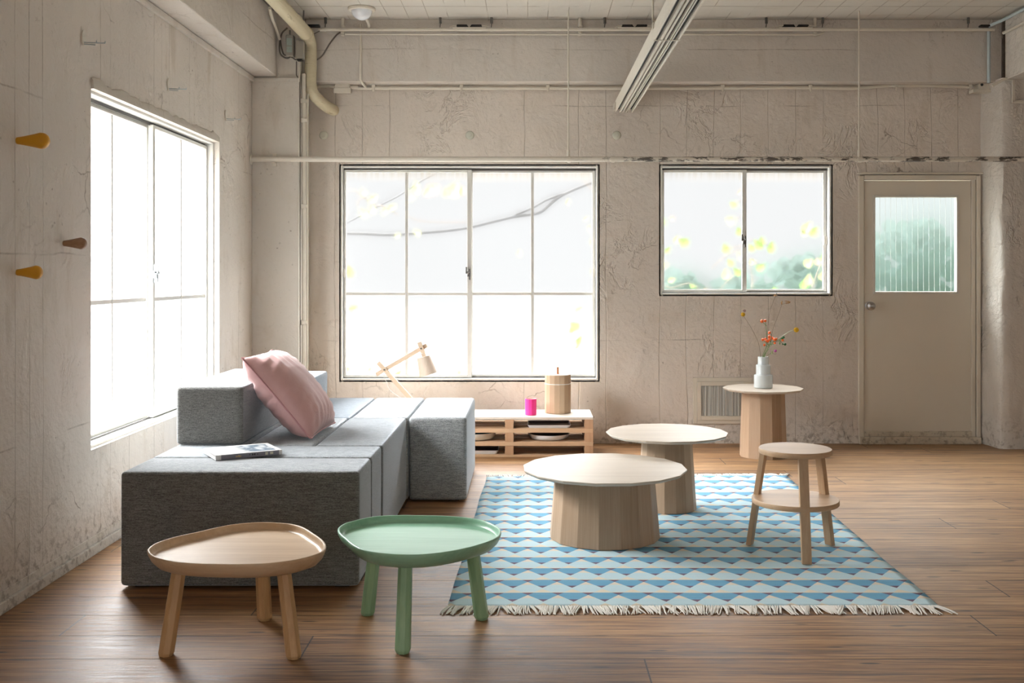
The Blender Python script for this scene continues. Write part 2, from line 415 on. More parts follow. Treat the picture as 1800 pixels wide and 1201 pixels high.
def glass_mat(name, rough, tr=0.35, tint=(1, 1, 1)):
    n = N(name); t = n.t; t.nodes.remove(n.b)
    rf = t.nodes.new('ShaderNodeBsdfRefraction'); rf.inputs['IOR'].default_value = 1.22; rf.inputs['Roughness'].default_value = rough
    rf.inputs['Color'].default_value = (*tint, 1)
    tp = t.nodes.new('ShaderNodeBsdfTransparent'); tp.inputs['Color'].default_value = (*tint, 1)
    gl = t.nodes.new('ShaderNodeBsdfGlossy'); gl.inputs['Roughness'].default_value = .25
    mx = t.nodes.new('ShaderNodeMixShader'); mx.inputs[0].default_value = tr
    t.links.new(rf.outputs[0], mx.inputs[1]); t.links.new(tp.outputs[0], mx.inputs[2])
    m2 = t.nodes.new('ShaderNodeMixShader'); m2.inputs[0].default_value = 0.05
    t.links.new(mx.outputs[0], m2.inputs[1]); t.links.new(gl.outputs[0], m2.inputs[2])
    # streaks of dirt on the pane, thicker at the top edge
    df = t.nodes.new('ShaderNodeBsdfTranslucent'); df.inputs['Color'].default_value = (.34, .27, .18, 1)
    x, y, z = n.sep()
    nz = n.noise(n.map(sc=(40, 40, 1.5)), sc=1.0, det=4)
    top = n.mul(n.ss(z, 2.02, 2.14), n.ss(nz, .3, .7, .25, .6))
    m3 = t.nodes.new('ShaderNodeMixShader'); t.links.new(top, m3.inputs[0]); t.links.new(m2.outputs[0], m3.inputs[1]); t.links.new(df.outputs[0], m3.inputs[2])
    t.links.new(m3.outputs[0], n.out.inputs['Surface']); return n.m
m_glass = glass_mat('frosted_glass', .55)
m_glass_d = glass_mat('frosted_door_glass', .8, .3, (.93, .98, .97))

# ------------------------------------------------------------------ the room
def wall(name, axis, pos, out, u0, u1, z0, z1, holes, mat, step=0.3):
    """wall sheet with openings; faces the room at pos, thickness 'out' outwards (signed)"""
    us = sorted(set([u0, u1]+[h[0] for h in holes]+[h[1] for h in holes])); zs = sorted(set([z0, z1]+[h[2] for h in holes]+[h[3] for h in holes]))
    pt = (lambda u, d, z: (u, pos+d, z)) if axis == 'X' else (lambda u, d, z: (pos+d, u, z))
    mb = MB()
    inh = lambda uc, zc: any(h[0] < uc < h[1] and h[2] < zc < h[3] for h in holes)
    for a, b in zip(us, us[1:]):
        for c, d in zip(zs, zs[1:]):
            if inh((a+b)/2, (c+d)/2): continue
            for dd in (0, out): mb.add([pt(a, dd, c), pt(b, dd, c), pt(b, dd, d), pt(a, dd, d)], [(0, 1, 2, 3)])
    def q(a, b, c, d): mb.add([pt(a, 0, c), pt(b, 0, d), pt(b, out, d), pt(a, out, c)], [(0, 1, 2, 3)])
    for h in holes+[(u0, u1, z0, z1)]:
        q(h[0], h[1], h[2], h[2]); q(h[0], h[1], h[3], h[3]); q(h[0], h[0], h[2], h[3]); q(h[1], h[1], h[2], h[3])
    me = bpy.data.meshes.new(name); me.from_pydata(mb.v, [], mb.f)
    bm = bmesh.new(); bm.from_mesh(me); bmesh.ops.remove_doubles(bm, verts=bm.verts, dist=1e-5); bmesh.ops.recalc_face_normals(bm, faces=bm.faces); bm.to_mesh(me); bm.free()
    me.materials.append(mat); o = bpy.data.objects.new(name, me); COL.objects.link(o); o['kind'] = 'structure'; return o

DOOR = (2.575, 3.50, 0.0, 2.085)
wall('wall_left', 'Y', XL, -0.22, YF, YB+.22, -.05, ZC, [(WL['y0'], WL['y1'], WL['z0'], WL['z1'])], m_left)
wall('wall_back', 'X', YB, 0.22, XL, XR, -.05, ZC, [(WB['x0'], WB['x1'], WB['z0'], WB['z1']), (WS['x0'], WS['x1'], WS['z0'], WS['z1']), DOOR], m_back)
wall('wall_front', 'X', YF, -0.2, XL, XR, -.05, ZC, [(-1.5, 1.9, .65, 2.55)], m_col)
tag(MB().box(XR, XR+.2, YF-.2, YB, -.05, ZC).build('wall_right', m_col), kind='structure')
tag(MB().box(XL-.25, XR+.2, YF-.2, YB+.22, -.15, 0).build('floor', m_floor), kind='structure')
tag(MB().box(XL-.25, XR+.2, YF-.2, YB+.22, ZC, ZC+.15).build('ceiling', m_ceil), kind='structure')
tag(MB().box(XL, -1.858, YF, 7.66, 2.775, ZC).build('trim_1', m_beam, bevel=.006), kind='structure')      # beam over the left wall
tag(MB().box(-1.69, 3.60, 7.86, YB, 2.775, ZC).build('trim_2', m_beam, bevel=.006), kind='structure')     # beam over the back wall
cmb = MB().box(XL, -1.695, 7.65, YB, 0, 2.765).box(XL, -1.695, 7.665, YB, 2.765, ZC).box(XL, -1.69, 7.643, 7.665, 2.735, 2.765)
tag(cmb.build('trim_3', m_col, bevel=.004), kind='structure')                                              # pier in the corner
tag(MB().box(XL, XL+.02, YF, 7.65, 2.735, 2.77).build('trim_4', m_col, bevel=.003), kind='structure')
tag(MB().box(3.585, 3.95, YF, 7.78, 2.775, ZC).build('trim_5', m_rcol, bevel=.006), kind='structure')     # beam over the right side
# rough right-hand pier: lit flank beside the door, ragged arris
mb = MB(); zz = [i*0.045 for i in range(62)]
def jit(z, s, a): return a*(mn.noise(Vector((s, 0, z*3.1)))*.7+mn.noise(Vector((s, 3, z*11)))*.5)
cols = []
for z in zz+[2.79]:
    e = jit(z, 1.3, .020); e2 = jit(z, 4.7, .012)
    cols.append([(3.505+e2*.6, YB+.03, z), (3.535+e2, 7.93, z), (3.553+e, 7.80+e2, z), (3.575+e*1.3, 7.772, z), (3.64, 7.768+jit(z, 9, .006), z), (XR, 7.77, z), (XR, YB+.05, z)])
n_ = 7
mb.rings([[Vector(p) for p in c] for c in cols])
tag(mb.build('wall_right_pier', m_rcol, smooth=55), kind='structure')
def lip(name, path, inner, mat):
    # ragged raised edge of plaster around an opening: rows of (along, out) pairs turned into a tapering strip
    mb = MB(); rows = []
    for k, (p, d) in enumerate(path):
        w = .050+.028*mn.noise(Vector((k*.22, 1, 0)))+.014*mn.noise(Vector((k*.9, 4, 0)))
        p, d = Vector(p), Vector(d)
        rows.append([p-d*.0, p-d*.0+inner*.014, p+d*w*.8+inner*.011, p+d*w+inner*.0005, p+d*w-inner*.01])
    mb.rings(rows); tag(mb.build(name, mat, smooth=50), kind='structure')
pth = [((XL, WL['y0']-.0+(WL['y1']-WL['y0'])*k/60, WL['z1']), (0, 0, 1)) for k in range(61)]
lip('trim_6', pth, Vector((1, 0, 0)), m_col)
pth = [((XL, WL['y1'], WL['z1']+.03-(WL['z1']-WL['z0']+.06)*k/50), (0, .6, 0)) for k in range(51)]
lip('trim_7', pth, Vector((1, 0, 0)), m_col)
# skirting along the left wall and back wall
tag(MB().box(XL, XL+.018, YF, 7.65, 0, .045).box(XL, XL+.006, YF, 7.65, .045, .085).build('baseboard_left', m_col, bevel=.003), kind='structure')
# outside ground
tag(MB().box(-16, 20, YB+.23, 22, -.35, -.3).box(-16, XL-.23, -8, YB+.23, -.35, -.3).build('ground', plain('pale_gravel', (.13, .132, .128), .9)), kind='structure')

# ------------------------------------------------------------------ windows
def window(name, w, h, loc, rz, rows, latch_z, swap=False):
    """local x along the wall, y outwards, z up; origin at the lower left corner of the opening"""
    root = empty(name, loc, rz); root['kind'] = 'structure'
    B = lambda *a: MB().box(*a)
    f = MB()
    f.box(-.014, .014, -.012, .11, -.014, h+.014).box(w-.014, w+.014, -.012, .11, -.014, h+.014)
    f.box(.014, w-.014, -.012, .11, -.014, .014).box(.014, w-.014, -.012, .11, h-.014, h+.014)
    f.build('window_frame', m_frame, root, bevel=.003, world=False)
    t = MB().box(.014, w-.014, .043, .050, h-.032, h-.014).box(.014, w-.014, .044, .050, .014, .024)
    t.box(.014, .019, .050, .060, .014, h-.032)
    if not swap: t.box(w-.026, w-.014, .09, .105, .014, h-.014)
    t.build('sash_track', m_track, root, world=False)
    mid = w/2
    halves = ((.018, mid+.014, .026, .016, .034), (mid-.010, w-.020, .058, .030, .022))
    if swap: halves = ((.018, mid+.010, .058, .020, .030), (mid-.014, w-.018, .026, .034, .018))
    for (a, b, y0, sl, sr) in halves:
        z0, z1 = (.020, h-.028)
        s = MB().box(a, a+sl, y0, y0+.026, z0, z1).box(b-sr, b, y0, y0+.026, z0, z1)
        s.box(a+sl, b-sr, y0, y0+.026, z0, z0+.02).box(a+sl, b-sr, y0, y0+.026, z1-.02, z1)
        if rows > 1:
            zc = h*.403
            c = (a+b)/2 + (sl-sr)/2
            d0, d1, hm = (.008, .016, .009) if swap else (.002, .024, .0115)
            s.box(c-hm, c+hm, y0+d0, y0+d1, z0+.02, z1-.02)
            s.box(a+sl, c-hm, y0+d0+.001, y0+d1-.001, zc-.0115, zc+.0115).box(c+hm, b-sr, y0+d0+.001, y0+d1-.001, zc-.0115, zc+.0115)
        so = s.build('sash', m_frame, root, bevel=.002, world=False)
        g = MB(); g.add([(a+sl-.003, y0+.013, z0+.017), (b-sr+.003, y0+.013, z0+.017), (b-sr+.003, y0+.013, z1-.017), (a+sl-.003, y0+.013, z1-.017)], [(0, 1, 2, 3)])
        # shift so the dirt band on the glass uses real heights
        go = g.build('pane', m_glass, so, world=False); go.data.transform(Matrix.Translation((0, 0, loc[2]))); go.location = (0, 0, -loc[2])
    l = MB().box(mid-.018, mid+.006, .004, .026, latch_z-.03, latch_z+.012).box(mid-.030, mid-.020, -.008, .016, latch_z-.002, latch_z+.045).box(mid-.03, mid, -.002, .014, latch_z-.008, latch_z+.008).ball((mid-.010, .0, latch_z), .010)
    l.box(mid-.006, mid+.004, .002, .026, latch_z-.055, latch_z+.03)
    l.build('latch', m_gmetal if rz else m_dmetal, root, bevel=.0015, world=False)
    for (a, b, y0) in ((.012, .030, .014), (w-.040, w-.020, .036)):
        MB().box(a, b, y0, y0+.012, latch_z-.034, latch_z+.030).build('pull', m_white, root, bevel=.001, world=False)
    return root
window('window_1', WL['y1']-WL['y0'], WL['z1']-WL['z0'], (XL-.035, WL['y0'], WL['z0']), PI/2, 2, .83, True)
window('window_2', WB['x1']-WB['x0'], WB['z1']-WB['z0'], (WB['x0'], YB+.012, WB['z0']), 0, 2, .835)
window('window_3', WS['x1']-WS['x0'], WS['z1']-WS['z0'], (WS['x0'], YB+.012, WS['z0']), 0, 1, .425)
# unseen window behind the camera, added to give the room frontal fill light
fr = empty('fill_window', (-1.5, YF-.12, .65)); fr['kind'] = 'structure'
MB().box(0, .05, 0, .08, 0, 1.9).box(3.35, 3.4, 0, .08, 0, 1.9).box(.05, 3.35, 0, .08, 0, .05).box(.05, 3.35, 0, .08, 1.85, 1.9).box(1.1, 1.15, 0, .08, .05, 1.85).box(2.25, 2.3, 0, .08, .05, 1.85).build('window_frame', m_frame, fr, bevel=.004, world=False)

# ------------------------------------------------------------------ door
dr = empty('door_1', (2.575, YB, 0)); dr['kind'] = 'structure'
X0, X1, Z0, Z1 = 2.607, 3.432, .097, 2.038
gx0, gx1, gz0, gz1 = 2.692, 3.322, 1.178, 1.910
lf = MB().box(X0, gx0, YB-.004, YB+.036, Z0, Z1).box(gx1, X1, YB-.004, YB+.036, Z0, Z1).box(gx0, gx1, YB-.004, YB+.036, Z0, gz0).box(gx0, gx1, YB-.004, YB+.036, gz1, Z1)
lf.build('door_leaf', m_door, dr)
gb = .018
gl = MB().box(gx0-gb, gx0, YB-.010, YB-.003, gz0-gb, gz1+gb).box(gx1, gx1+gb, YB-.010, YB-.003, gz0-gb, gz1+gb).box(gx0, gx1, YB-.010, YB-.003, gz0-gb, gz0).box(gx0, gx1, YB-.010, YB-.003, gz1, gz1+gb)
gl.build('glazing_bead', m_white, dr, bevel=.002)
pane = MB().add([(gx0-.004, YB+.02, gz0-.004), (gx1+.004, YB+.02, gz0-.004), (gx1+.004, YB+.02, gz1+.004), (gx0-.004, YB+.02, gz1+.004)], [(0, 1, 2, 3)]).build('pane', m_glass_d, dr)
mw = MB()
for i in range(1, 15):
    x = gx0+i*.0425
    if x < gx1-.01: mw.tube([(x, YB+.017, gz0), (x+random.uniform(-.002, .002), YB+.017, (gz0+gz1)/2), (x, YB+.017, gz1)], .0011, 6)
mw.build('wire', plain('wire_white', (.8, .82, .8), .4), pane)
fm = MB().box(2.560, 2.602, YB-.018, YB+.10, .02, 2.048+.03).box(3.437, 3.468, YB-.012, YB+.10, .0, 2.078).box(3.472, 3.503, YB-.024, YB+.10, 0, 2.078)
fm.box(2.602, 3.472, YB-.018, YB+.10, 2.044, 2.082).box(2.55, 3.52, YB-.03, YB-.002, 2.088, 2.102)
fm.build('door_frame', m_door, dr, bevel=.005)
MB().box(2.560, 3.50, YB-.045, YB+.10, 0, .055).box(2.602, 3.437, YB-.022, YB+.10, .055, .0985).build('threshold', plaster('threshold_paint', 'X', base=(.62, .55, .44), board=9, seams=(), relief=.6), dr, bevel=.006)
kb = MB(); Mk = Matrix.Rotation(PI/2, 4, 'X')
kc = P(1529.5, 538, YB-.03)
kb.lathe([(.033, 0), (.033, .006), (.014, .010), (.012, .030), (.026, .036), (.0335, .048), (.031, .062), (.020, .067), (.0005, .068)], (kc.x, YB-.002, kc.z), 28, M=Mk)
kb.build('door_knob', m_metal, dr, smooth=50)
MB().tube([(kc.x, YB-.069, kc.z), (kc.x, YB-.073, kc.z)], .009, 14).build('lock_button', m_gmetal, dr)

# ------------------------------------------------------------------ furniture
w_pale = wood('pale_beech', (.50, .37, .25), (.68, .54, .40), 'X', 26, .42)
w_ash_top = wood('ash_top', (.54, .46, .375), (.68, .60, .505), 'X', 20, .38, .45)
w_tray = wood('oak_tray', (.50, .33, .19), (.72, .55, .37), 'X', 16, .40, .45, planks=.0)
w_tray_leg = wood('oak_leg', (.46, .27, .12), (.62, .40, .21), 'Z', 30, .42)
w_stool = wood('stool_beech', (.48, .31, .18), (.64, .455, .29), 'X', 20, .42, .4, planks=.075)
w_stool_leg = wood('stool_leg', (.44, .29, .17), (.58, .42, .27), 'Z', 32, .42)
w_pallet = wood('pallet_beech', (.46, .28, .16), (.60, .41, .26), 'X', 24, .5)
w_block = wood('pallet_block', (.36, .20, .11), (.48, .30, .18), 'Z', 30, .5)
w_ptop = wood('pallet_top', (.60, .51, .42), (.72, .64, .55), 'X', 22, .4)

def green_stain():
    n = N('green_stained_ash', .33, .5)
    a = n.noise(n.map(sc=(1.4, 22, 22)), sc=1.0, det=6, ro=.62, dist=.35); b = n.noise(n.map(sc=(7, 110, 110)), sc=1.0, det=3)
    f = n.add(n.mul(a, .7), n.mul(b, .3))
    n.color(n.ramp(n.ss(f, .3, .7, lin=True), [(0, (.22, .46, .31)), (1, (.36, .62, .45))])); n.bump(n.mul(f, .0005)); return n.m
m_green = green_stain()
def green_leg():
    n = N('green_stained_leg', .38, .45)
    a = n.noise(n.map(sc=(26, 26, 1.6)), sc=1.0, det=6, ro=.62, dist=.3)
    n.color(n.ramp(n.ss(a, .3, .7, lin=True), [(0, (.22, .40, .22)), (1, (.36, .55, .34))])); return n.m
m_gleg = green_leg()

f_light = fabric('fabric_light_grey', (.20, .215, .22), (.40, .415, .42))
f_mid = fabric('fabric_mid_grey', (.135, .145, .15), (.27, .285, .29))
f_dark = fabric('fabric_blue_grey', (.115, .135, .155), (.22, .25, .28))
f_front = fabric('fabric_charcoal_grey', (.115, .115, .11), (.25, .25, .24))

# sofa of upholstered blocks
sofa = thing('modular_sofa', 'grey upholstered modular sofa of box blocks standing along the left wall below the window', 'sofa', (-1.2, 5.6, 0))
def block(name, x0, x1, y0, y1, z0, z1, mat, r=.022, label=None):
    g = .003
    mb = MB(); nx = max(2, int((x1-x0)/.11)); ny = max(2, int((y1-y0)/.11)); nz = max(2, int((z1-z0)/.11))
    bm = bmesh.new(); bmesh.ops.create_cube(bm, size=1)
    for v in bm.verts: v.co = Vector(((x0+x1)/2+v.co.x*(x1-x0-2*g), (y0+y1)/2+v.co.y*(y1-y0-2*g), (z0+z1)/2+v.co.z*(z1-z0)))
    bmesh.ops.bevel(bm, geom=list(bm.edges), offset=r, segments=4, profile=.6, affect='EDGES')
    # slight crown and slackness of the upholstery
    big = [f for f in bm.faces if f.calc_area() > .02]
    bmesh.ops.subdivide_edges(bm, edges=list({e for f in big for e in f.edges if e.calc_length() > .15}), cuts=6, use_grid_fill=True)
    for v in bm.verts:
        u = (v.co.x-x0)/(x1-x0); w = (v.co.y-y0)/(y1-y0); t = (v.co.z-z0)/(z1-z0)
        s_ = 1.0
        if t > .97: v.co.z += .006*math.sin(PI*min(1, max(0, u)))*math.sin(PI*min(1, max(0, w)))
        k = mn.noise(Vector((v.co.x*4, v.co.y*4, v.co.z*4)))*.0022
        v.co += Vector((k, k, k*.5 if t > .05 else 0))
    for v in bm.verts: v.co -= sofa.location
    for f in bm.faces: f.smooth = True
    me = bpy.data.meshes.new(name); bm.to_mesh(me); bm.free(); me.materials.append(mat)
    o = bpy.data.objects.new(name, me); COL.objects.link(o); o.parent = sofa
    if label: o['label'] = label
    return o
SZ = .488
block('seat_block', -1.70, -.70, 4.305, 4.655, .012, SZ, f_front, label='nearest end block')
block('seat_block', -1.70, -.70, 4.655, 4.975, .012, SZ, f_mid)
block('seat_block', -1.70, -1.36, 4.975, 5.955, .012, SZ, f_mid)
block('seat_block', -1.36, -1.03, 4.975, 5.955, .012, SZ, f_light)
block('seat_block', -1.03, -.695, 4.975, 5.955, .012, SZ, f_mid)
block('seat_block', -1.70, -1.36, 5.955, 6.93, .012, SZ, f_dark)
block('seat_block', -1.36, -1.02, 5.955, 6.93, .012, SZ, f_dark, label='blue grey seat block')
block('seat_block', -1.02, -.688, 5.955, 6.93, .012, SZ, f_light)
block('seat_block', -.688, -.350, 5.955, 6.93, .012, SZ, f_light, label='jutting end block nearest the rug')
block('backrest', -1.70, -1.372, 4.985, 5.965, SZ+.002, .770, f_front, label='taller near backrest block')
block('backrest', -1.70, -1.338, 5.975, 6.94, SZ+.002, .666, f_dark, label='lower far backrest block in blue grey')
for x, y in ((-1.62, 4.38), (-.78, 4.38), (-1.62, 6.84), (-.43, 6.84), (-.43, 6.04), (-.78, 5.1)): MB().box(x-.03, x+.03, y-.03, y+.03, 0, .014).build('foot', m_black, sofa)

# pink cushion
def pink_mat():
    n = N('pink_cotton', .55, .35); n.b.inputs['Sheen Weight'].default_value = .3
    n.color(n.mix(n.noise(sc=6, det=3), (.66, .38, .375), (.74, .46, .45)))
    w = n.noise(n.warp(sc=5, amt=.25), sc=9, det=3)
    n.bump(n.add(n.mul(w, .005), n.mul(n.noise(sc=300, det=2), .0006))); return n.m
m_pink = pink_mat()
cu = thing('cushion', 'plump square pink cushion leaning on the near backrest block of the grey sofa', 'cushion', (-1.22, 5.33, .50))
c0 = Vector((-1.222, 5.335, .700)); e1 = Vector((.03, 1, 0)).normalized(); e2 = Vector((-.33, .0, .392)).normalized(); nn = e1.cross(e2).normalized()
if nn.x < 0: nn = -nn
hw, hh, th = .268, .264, .124
def outline(u, v):
    return (c0 + e1*(hw*u*(1-.065*(1-v*v)*(abs(u)**3))) + e2*(hh*v*(1-.065*(1-u*u)*(abs(v)**3))))
G = 36; mb = MB(); vs = {}
for sgn in (1, -1):
    for i in range(G+1):
        for j in range(G+1):
            u, v = -1+2*i/G, -1+2*j/G
            if sgn < 0 and (i in (0, G) or j in (0, G)): vs[(sgn, i, j)] = vs[(1, i, j)]; continue
            edge = max(0, (1-abs(u)**2.6))*max(0, (1-abs(v)**2.6))
            t = th*edge**.52
            # gathers running in from the seams
            wr = .014*math.sin(27*u+3*math.sin(4*v))*math.exp(-6*(1-abs(v)))*(1-abs(v))*6 + .014*math.sin(27*v+2*math.sin(5*u))*math.exp(-6*(1-abs(u)))*(1-abs(u))*6
            wr += .006*mn.noise(Vector((u*2.2, v*2.2, sgn*3.0)))
            sag = -.020*(1-v*v)*0
            p = outline(u, v) + nn*(sgn*(t*(1.0 if sgn > 0 else .92)+wr*edge**.3) + sag)
            if p.z < .512: p.z = .512 + (p.z-.512)*.15
            vs[(sgn, i, j)] = len(mb.v); mb.v.append(tuple(p))
for sgn in (1, -1):
    for i in range(G):
        for j in range(G):
            mb.f.append((vs[(sgn, i, j)], vs[(sgn, i+1, j)], vs[(sgn, i+1, j+1)], vs[(sgn, i, j+1)]))
# keep the lower edge on the seat and the back face off the backrest
for k, p in enumerate(mb.v):
    q = Vector(p)
    if q.z < .495: q.z = .495
    if q.x < -1.355 and q.z < .775: q.x = -1.355 + (q.x+1.355)*.05
    mb.v[k] = tuple(q)
mb.build('cover', m_pink, cu, smooth=80)
ring = [mb.v[vs[(1, i, 0)]] for i in range(0, G)]+[mb.v[vs[(1, G, j)]] for j in range(0, G)]+[mb.v[vs[(1, i, G)]] for i in range(G, 0, -1)]+[mb.v[vs[(1, 0, j)]] for j in range(G, 0, -1)]
MB().tube(ring, .0045, 8, closed=True).build('piping', plain('pink_piping', (.58, .30, .31), .6), cu, smooth=80)

# magazine / book lying on the sofa
bk = thing('book', 'thick white bordered picture book lying flat on the front of the grey sofa', 'book', (-1.371, 4.545, SZ+.0065), math.atan2(.15, .251))
L, D, T = .297, .226, .021
MB().box(.004, L-.004, .002, D-.004, .002, T-.002).build('pages', plain('paper', (.80, .80, .78), .7), bk, world=False)
cvm = plain('white_cover', (.80, .80, .79), .3)
MB().box(0, L, .0, D, T-.002, T).box(0, L, 0, D, 0, .002).box(0, .024, -.0015, .002, 0, T).box(L-.014, L, -.0015, .002, 0, T).build('cover', cvm, bk, world=False)
MB().box(.024, L-.014, -.002, .002, 0, T).build('spine', plain('spine_grey', (.23, .23, .27), .4), bk, world=False)
def pic_mat():
    n = N('cover_photo', .25, .5); x, y, z = n.sep()
    a = n.vor(n.map(sc=(26, 11, 1)), sc=1.0, feat='F1', rand=.9); b = n.noise(sc=22, det=4)
    left = n.ss(x, .12, .17)
    c = n.mix(n.ss(a, .2, .6), (.60, .63, .66), (.20, .25, .30)); c = n.mix(n.mul(n.ss(b, .5, .6), .7), c, (.75, .77, .78))
    base = n.mix(b, (.60, .62, .62), (.72, .72, .68))
    n.color(n.mix(left, base, c)); return n.m
MB().box(.028, L-.022, .018, D-.030, T, T+.0006).build('cover_photo', pic_mat(), bk, world=False)
sp = MB()
for i, x in enumerate((.088, .093, .099, .103, .108)): sp.box(x, x+.0035, -.0028, -.0018, .006, .012+.003*(i % 3 == 2))
sp.build('spine_title', plain('spine_yellow', (.70, .50, .20), .5), bk, world=False)
sp = MB()
for i, x in enumerate((.148, .160, .166, .171, .183)): sp.box(x, x+.004, -.0028, -.0018, .010-.002*(i % 2), .014+.002*(i % 2))
sp.build('spine_author', m_black, bk, world=False)
sp = MB().box(.220, .232, -.0028, -.0018, .005, .017).box(.242, .256, -.0028, -.0018, .006, .017)
sp.build('spine_picture', plain('spine_cream', (.72, .70, .58), .5), bk, world=False)

# ---- low bench built like a pallet
pb = thing('pallet_bench', 'low pale wood bench stacked like pallets under the big back window', 'bench', (-.4, 7.64, 0))
bx0, bx1, by0, by1 = -1.32, .469, 7.43, 7.852
MB().box(bx0, bx1, by0, by1, .2705, .2870).build('top_board', w_ptop, pb, bevel=.0015)
zt = 0.0
levels = [(0.0, .016), (.080, .109), (.175, .2045)]
for a, b in levels:
    for k in range(3):
        y = by0+k*.151
        MB().box(bx0, bx1, y, y+.120, a, b).build('slat', w_pallet, pb, bevel=.0015)
for (a, b) in ((.016, .080), (.109, .175), (.2045, .2705)):
    for x in (bx0, -.705-.03, -.165, .469-.062):
        MB().box(x, x+.062, by0+.002, by1-.002, a, b).build('spacer_block', w_block, pb, bevel=.0015)
m_tray_in = plain('tray_brown', (.13, .085, .075), .45); m_tray_w = plain('tray_white', (.72, .73, .75), .35)
m_teal = plain('dish_teal', (.03, .13, .16), .35); m_cream = plain('dish_cream', (.70, .66, .58), .4)
def rect_tray(label, x0, x1, y0, y1, z, h, grp=None, inn=m_tray_in):
    t = thing('serving_tray', label, 'tray', ((x0+x1)/2, (y0+y1)/2, z), group=grp)
    w, d = (x1-x0)/2, (y1-y0)/2
    def rr(s, zz, r=.02):
        out = []
        for cx_, cy_, a0 in ((w-s-r, d-s-r, 0), (-w+s+r, d-s-r, PI/2), (-w+s+r, -d+s+r, PI), (w-s-r, -d+s+r, 1.5*PI)):
            for k in range(5): a = a0+PI/2*k/4; out.append(Vector((cx_+r*math.cos(a), cy_+r*math.sin(a), zz)))
        return out
    MB().rings([rr(.012, 0), rr(.0, h), rr(.004, h), rr(.015, .005)], True, False).build('tray_body', m_tray_w, t, world=False)
    MB().rings([rr(.0045, h-.0005), rr(.0155, .0056), rr(.03, .0058)], False, True).build('tray_lining', inn, t, world=False)
    return t
rect_tray('dark rectangular tray with pale rim on the top shelf of the pallet bench', -.003, .310, 7.45, 7.70, .2050, .021)
rect_tray('dark rectangular tray behind the round dish on the middle shelf of the pallet bench', -.008, .305, 7.738, 7.850, .1095, .047)
rect_tray('dark rectangular tray on the bottom shelf of the pallet bench beside the sofa', -.52, -.212, 7.455, 7.70, .0165, .026)
def dish(label, x, y, r, z, h, out_m, in_m):
    t = thing('round_dish', label, 'dish', (x, y, z))
    MB().lathe([(r*.72, 0), (r*.88, .006), (r*.97, h*.55), (r, h), (r-.004, h), (r*.93, h*.5)], (0, 0, 0), 48, cap1=False).build('dish_body', out_m, t, smooth=50, world=False)
    MB().lathe([(r-.0045, h-.0005), (r*.925, h*.5), (r*.84, .010), (.001, .009)], (0, 0, 0), 48, cap0=False).build('dish_lining', in_m, t, smooth=50, world=False)
dish('round white rimmed dish with dark inside on the middle shelf right of the pallet bench', .155, 7.59, .148, .1095, .040, m_tray_w, m_tray_in)
dish('round cream dish with teal inside on the middle shelf beside the grey sofa', -.385, 7.59, .150, .1095, .052, m_cream, m_teal)

# pink faceted cup
pk = thing('pink_cup', 'small bright pink faceted cup standing on the pallet bench', 'cup', (.021, 7.555, .2875))
m_hot = plain('hot_pink_paint', (.82, .035, .25), .42, var=.05)
MB().lathe([(.0405, 0), (.0425, .003), (.0425, .117), (.0375, .117), (.0365, .012)], (0, 0, 0), 12, ph=.15, cap1=False).build('cup_body', m_hot, pk, world=False)
MB().lathe([(.0372, .1165), (.0362, .0115), (.001, .011)], (0, 0, 0), 12, ph=.15, cap0=False).build('cup_inside', w_pale, pk, world=False)

# faceted wooden canister
cn = thing('wooden_canister', 'tall faceted wooden canister with white seam and leather tab on the pallet bench', 'canister', (.222, 7.685, .2875))
def facet_wood(name, c0, c1, nf, ph, lo=.66, axis_c=(0, 0)):
    """staves cut from differently toned boards"""
    n = N(name, .45, .3); x, y, z = n.sep()
    ang = n.M('ARCTAN2', n.M('SUBTRACT', y, axis_c[1]), n.M('SUBTRACT', x, axis_c[0]))
    idx = n.M('FLOOR', n.M('DIVIDE', n.M('SUBTRACT', ang, ph), 2*PI/nf)); r = n.white(n.M('ADD', idx, 40.3))
    g = n.noise(n.comb(n.mul(ang, 26), n.mul(r, 9), n.mul(z, 2.4)), sc=1.0, det=6, ro=.6, dist=.4)
    g2 = n.noise(n.comb(n.mul(ang, 120), n.mul(r, 9), n.mul(z, 9)), sc=1.0, det=3)
    c = n.mix(n.ss(n.add(n.mul(g, .7), n.mul(g2, .3)), .32, .68, lin=True), c0, c1)
    n.color(n.mix(r, n.mix(1.0, c, (lo, lo*.93, lo*.86), 'MULTIPLY'), c)); n.bump(n.mul(g, .0005)); return n.m
m_can = facet_wood('canister_staves', (.50, .36, .24), (.62, .47, .33), 16, .1)
R_ = .0975
MB().lathe([(R_-.002, 0), (R_, .003), (R_, .2125)], (0, 0, 0), 16, ph=.1).build('body', m_can, cn, world=False)
MB().lathe([(R_-.002, .2125), (R_+.001, .2130), (R_+.001, .2180), (R_-.002, .2185)], (0, 0, 0), 16, ph=.1).build('seam_ring', plain('seam_white', (.85, .84, .80), .4), cn, world=False)
MB().lathe([(R_-.0005, .2185), (R_-.0005, .280), (R_-.003, .2835)], (0, 0, 0), 16, ph=.1).build('lid', m_can, cn, world=False)
MB().lathe([(R_-.0035, .2835), (R_-.0045, .2845)], (0, 0, 0), 16, ph=.1).build('lid_top', w_ash_top, cn, world=False)
mb = MB(); lp = smooth_path([(-.002, 0, .284), (-.006, .0, .318), (-.003, 0, .336), (.003, 0, .336), (.006, 0, .318), (.002, 0, .284)], 4)
mb.rings([[p+Vector((0, -.009, 0)), p+Vector((0, .009, 0)), p+Vector((.002, .009, 0)), p+Vector((.002, -.009, 0))] for p in lp])
lt = mb.build('leather_tab', plain('tan_leather', (.34, .14, .065), .5), cn, world=False); lt.rotation_euler.z = PI/2*.93

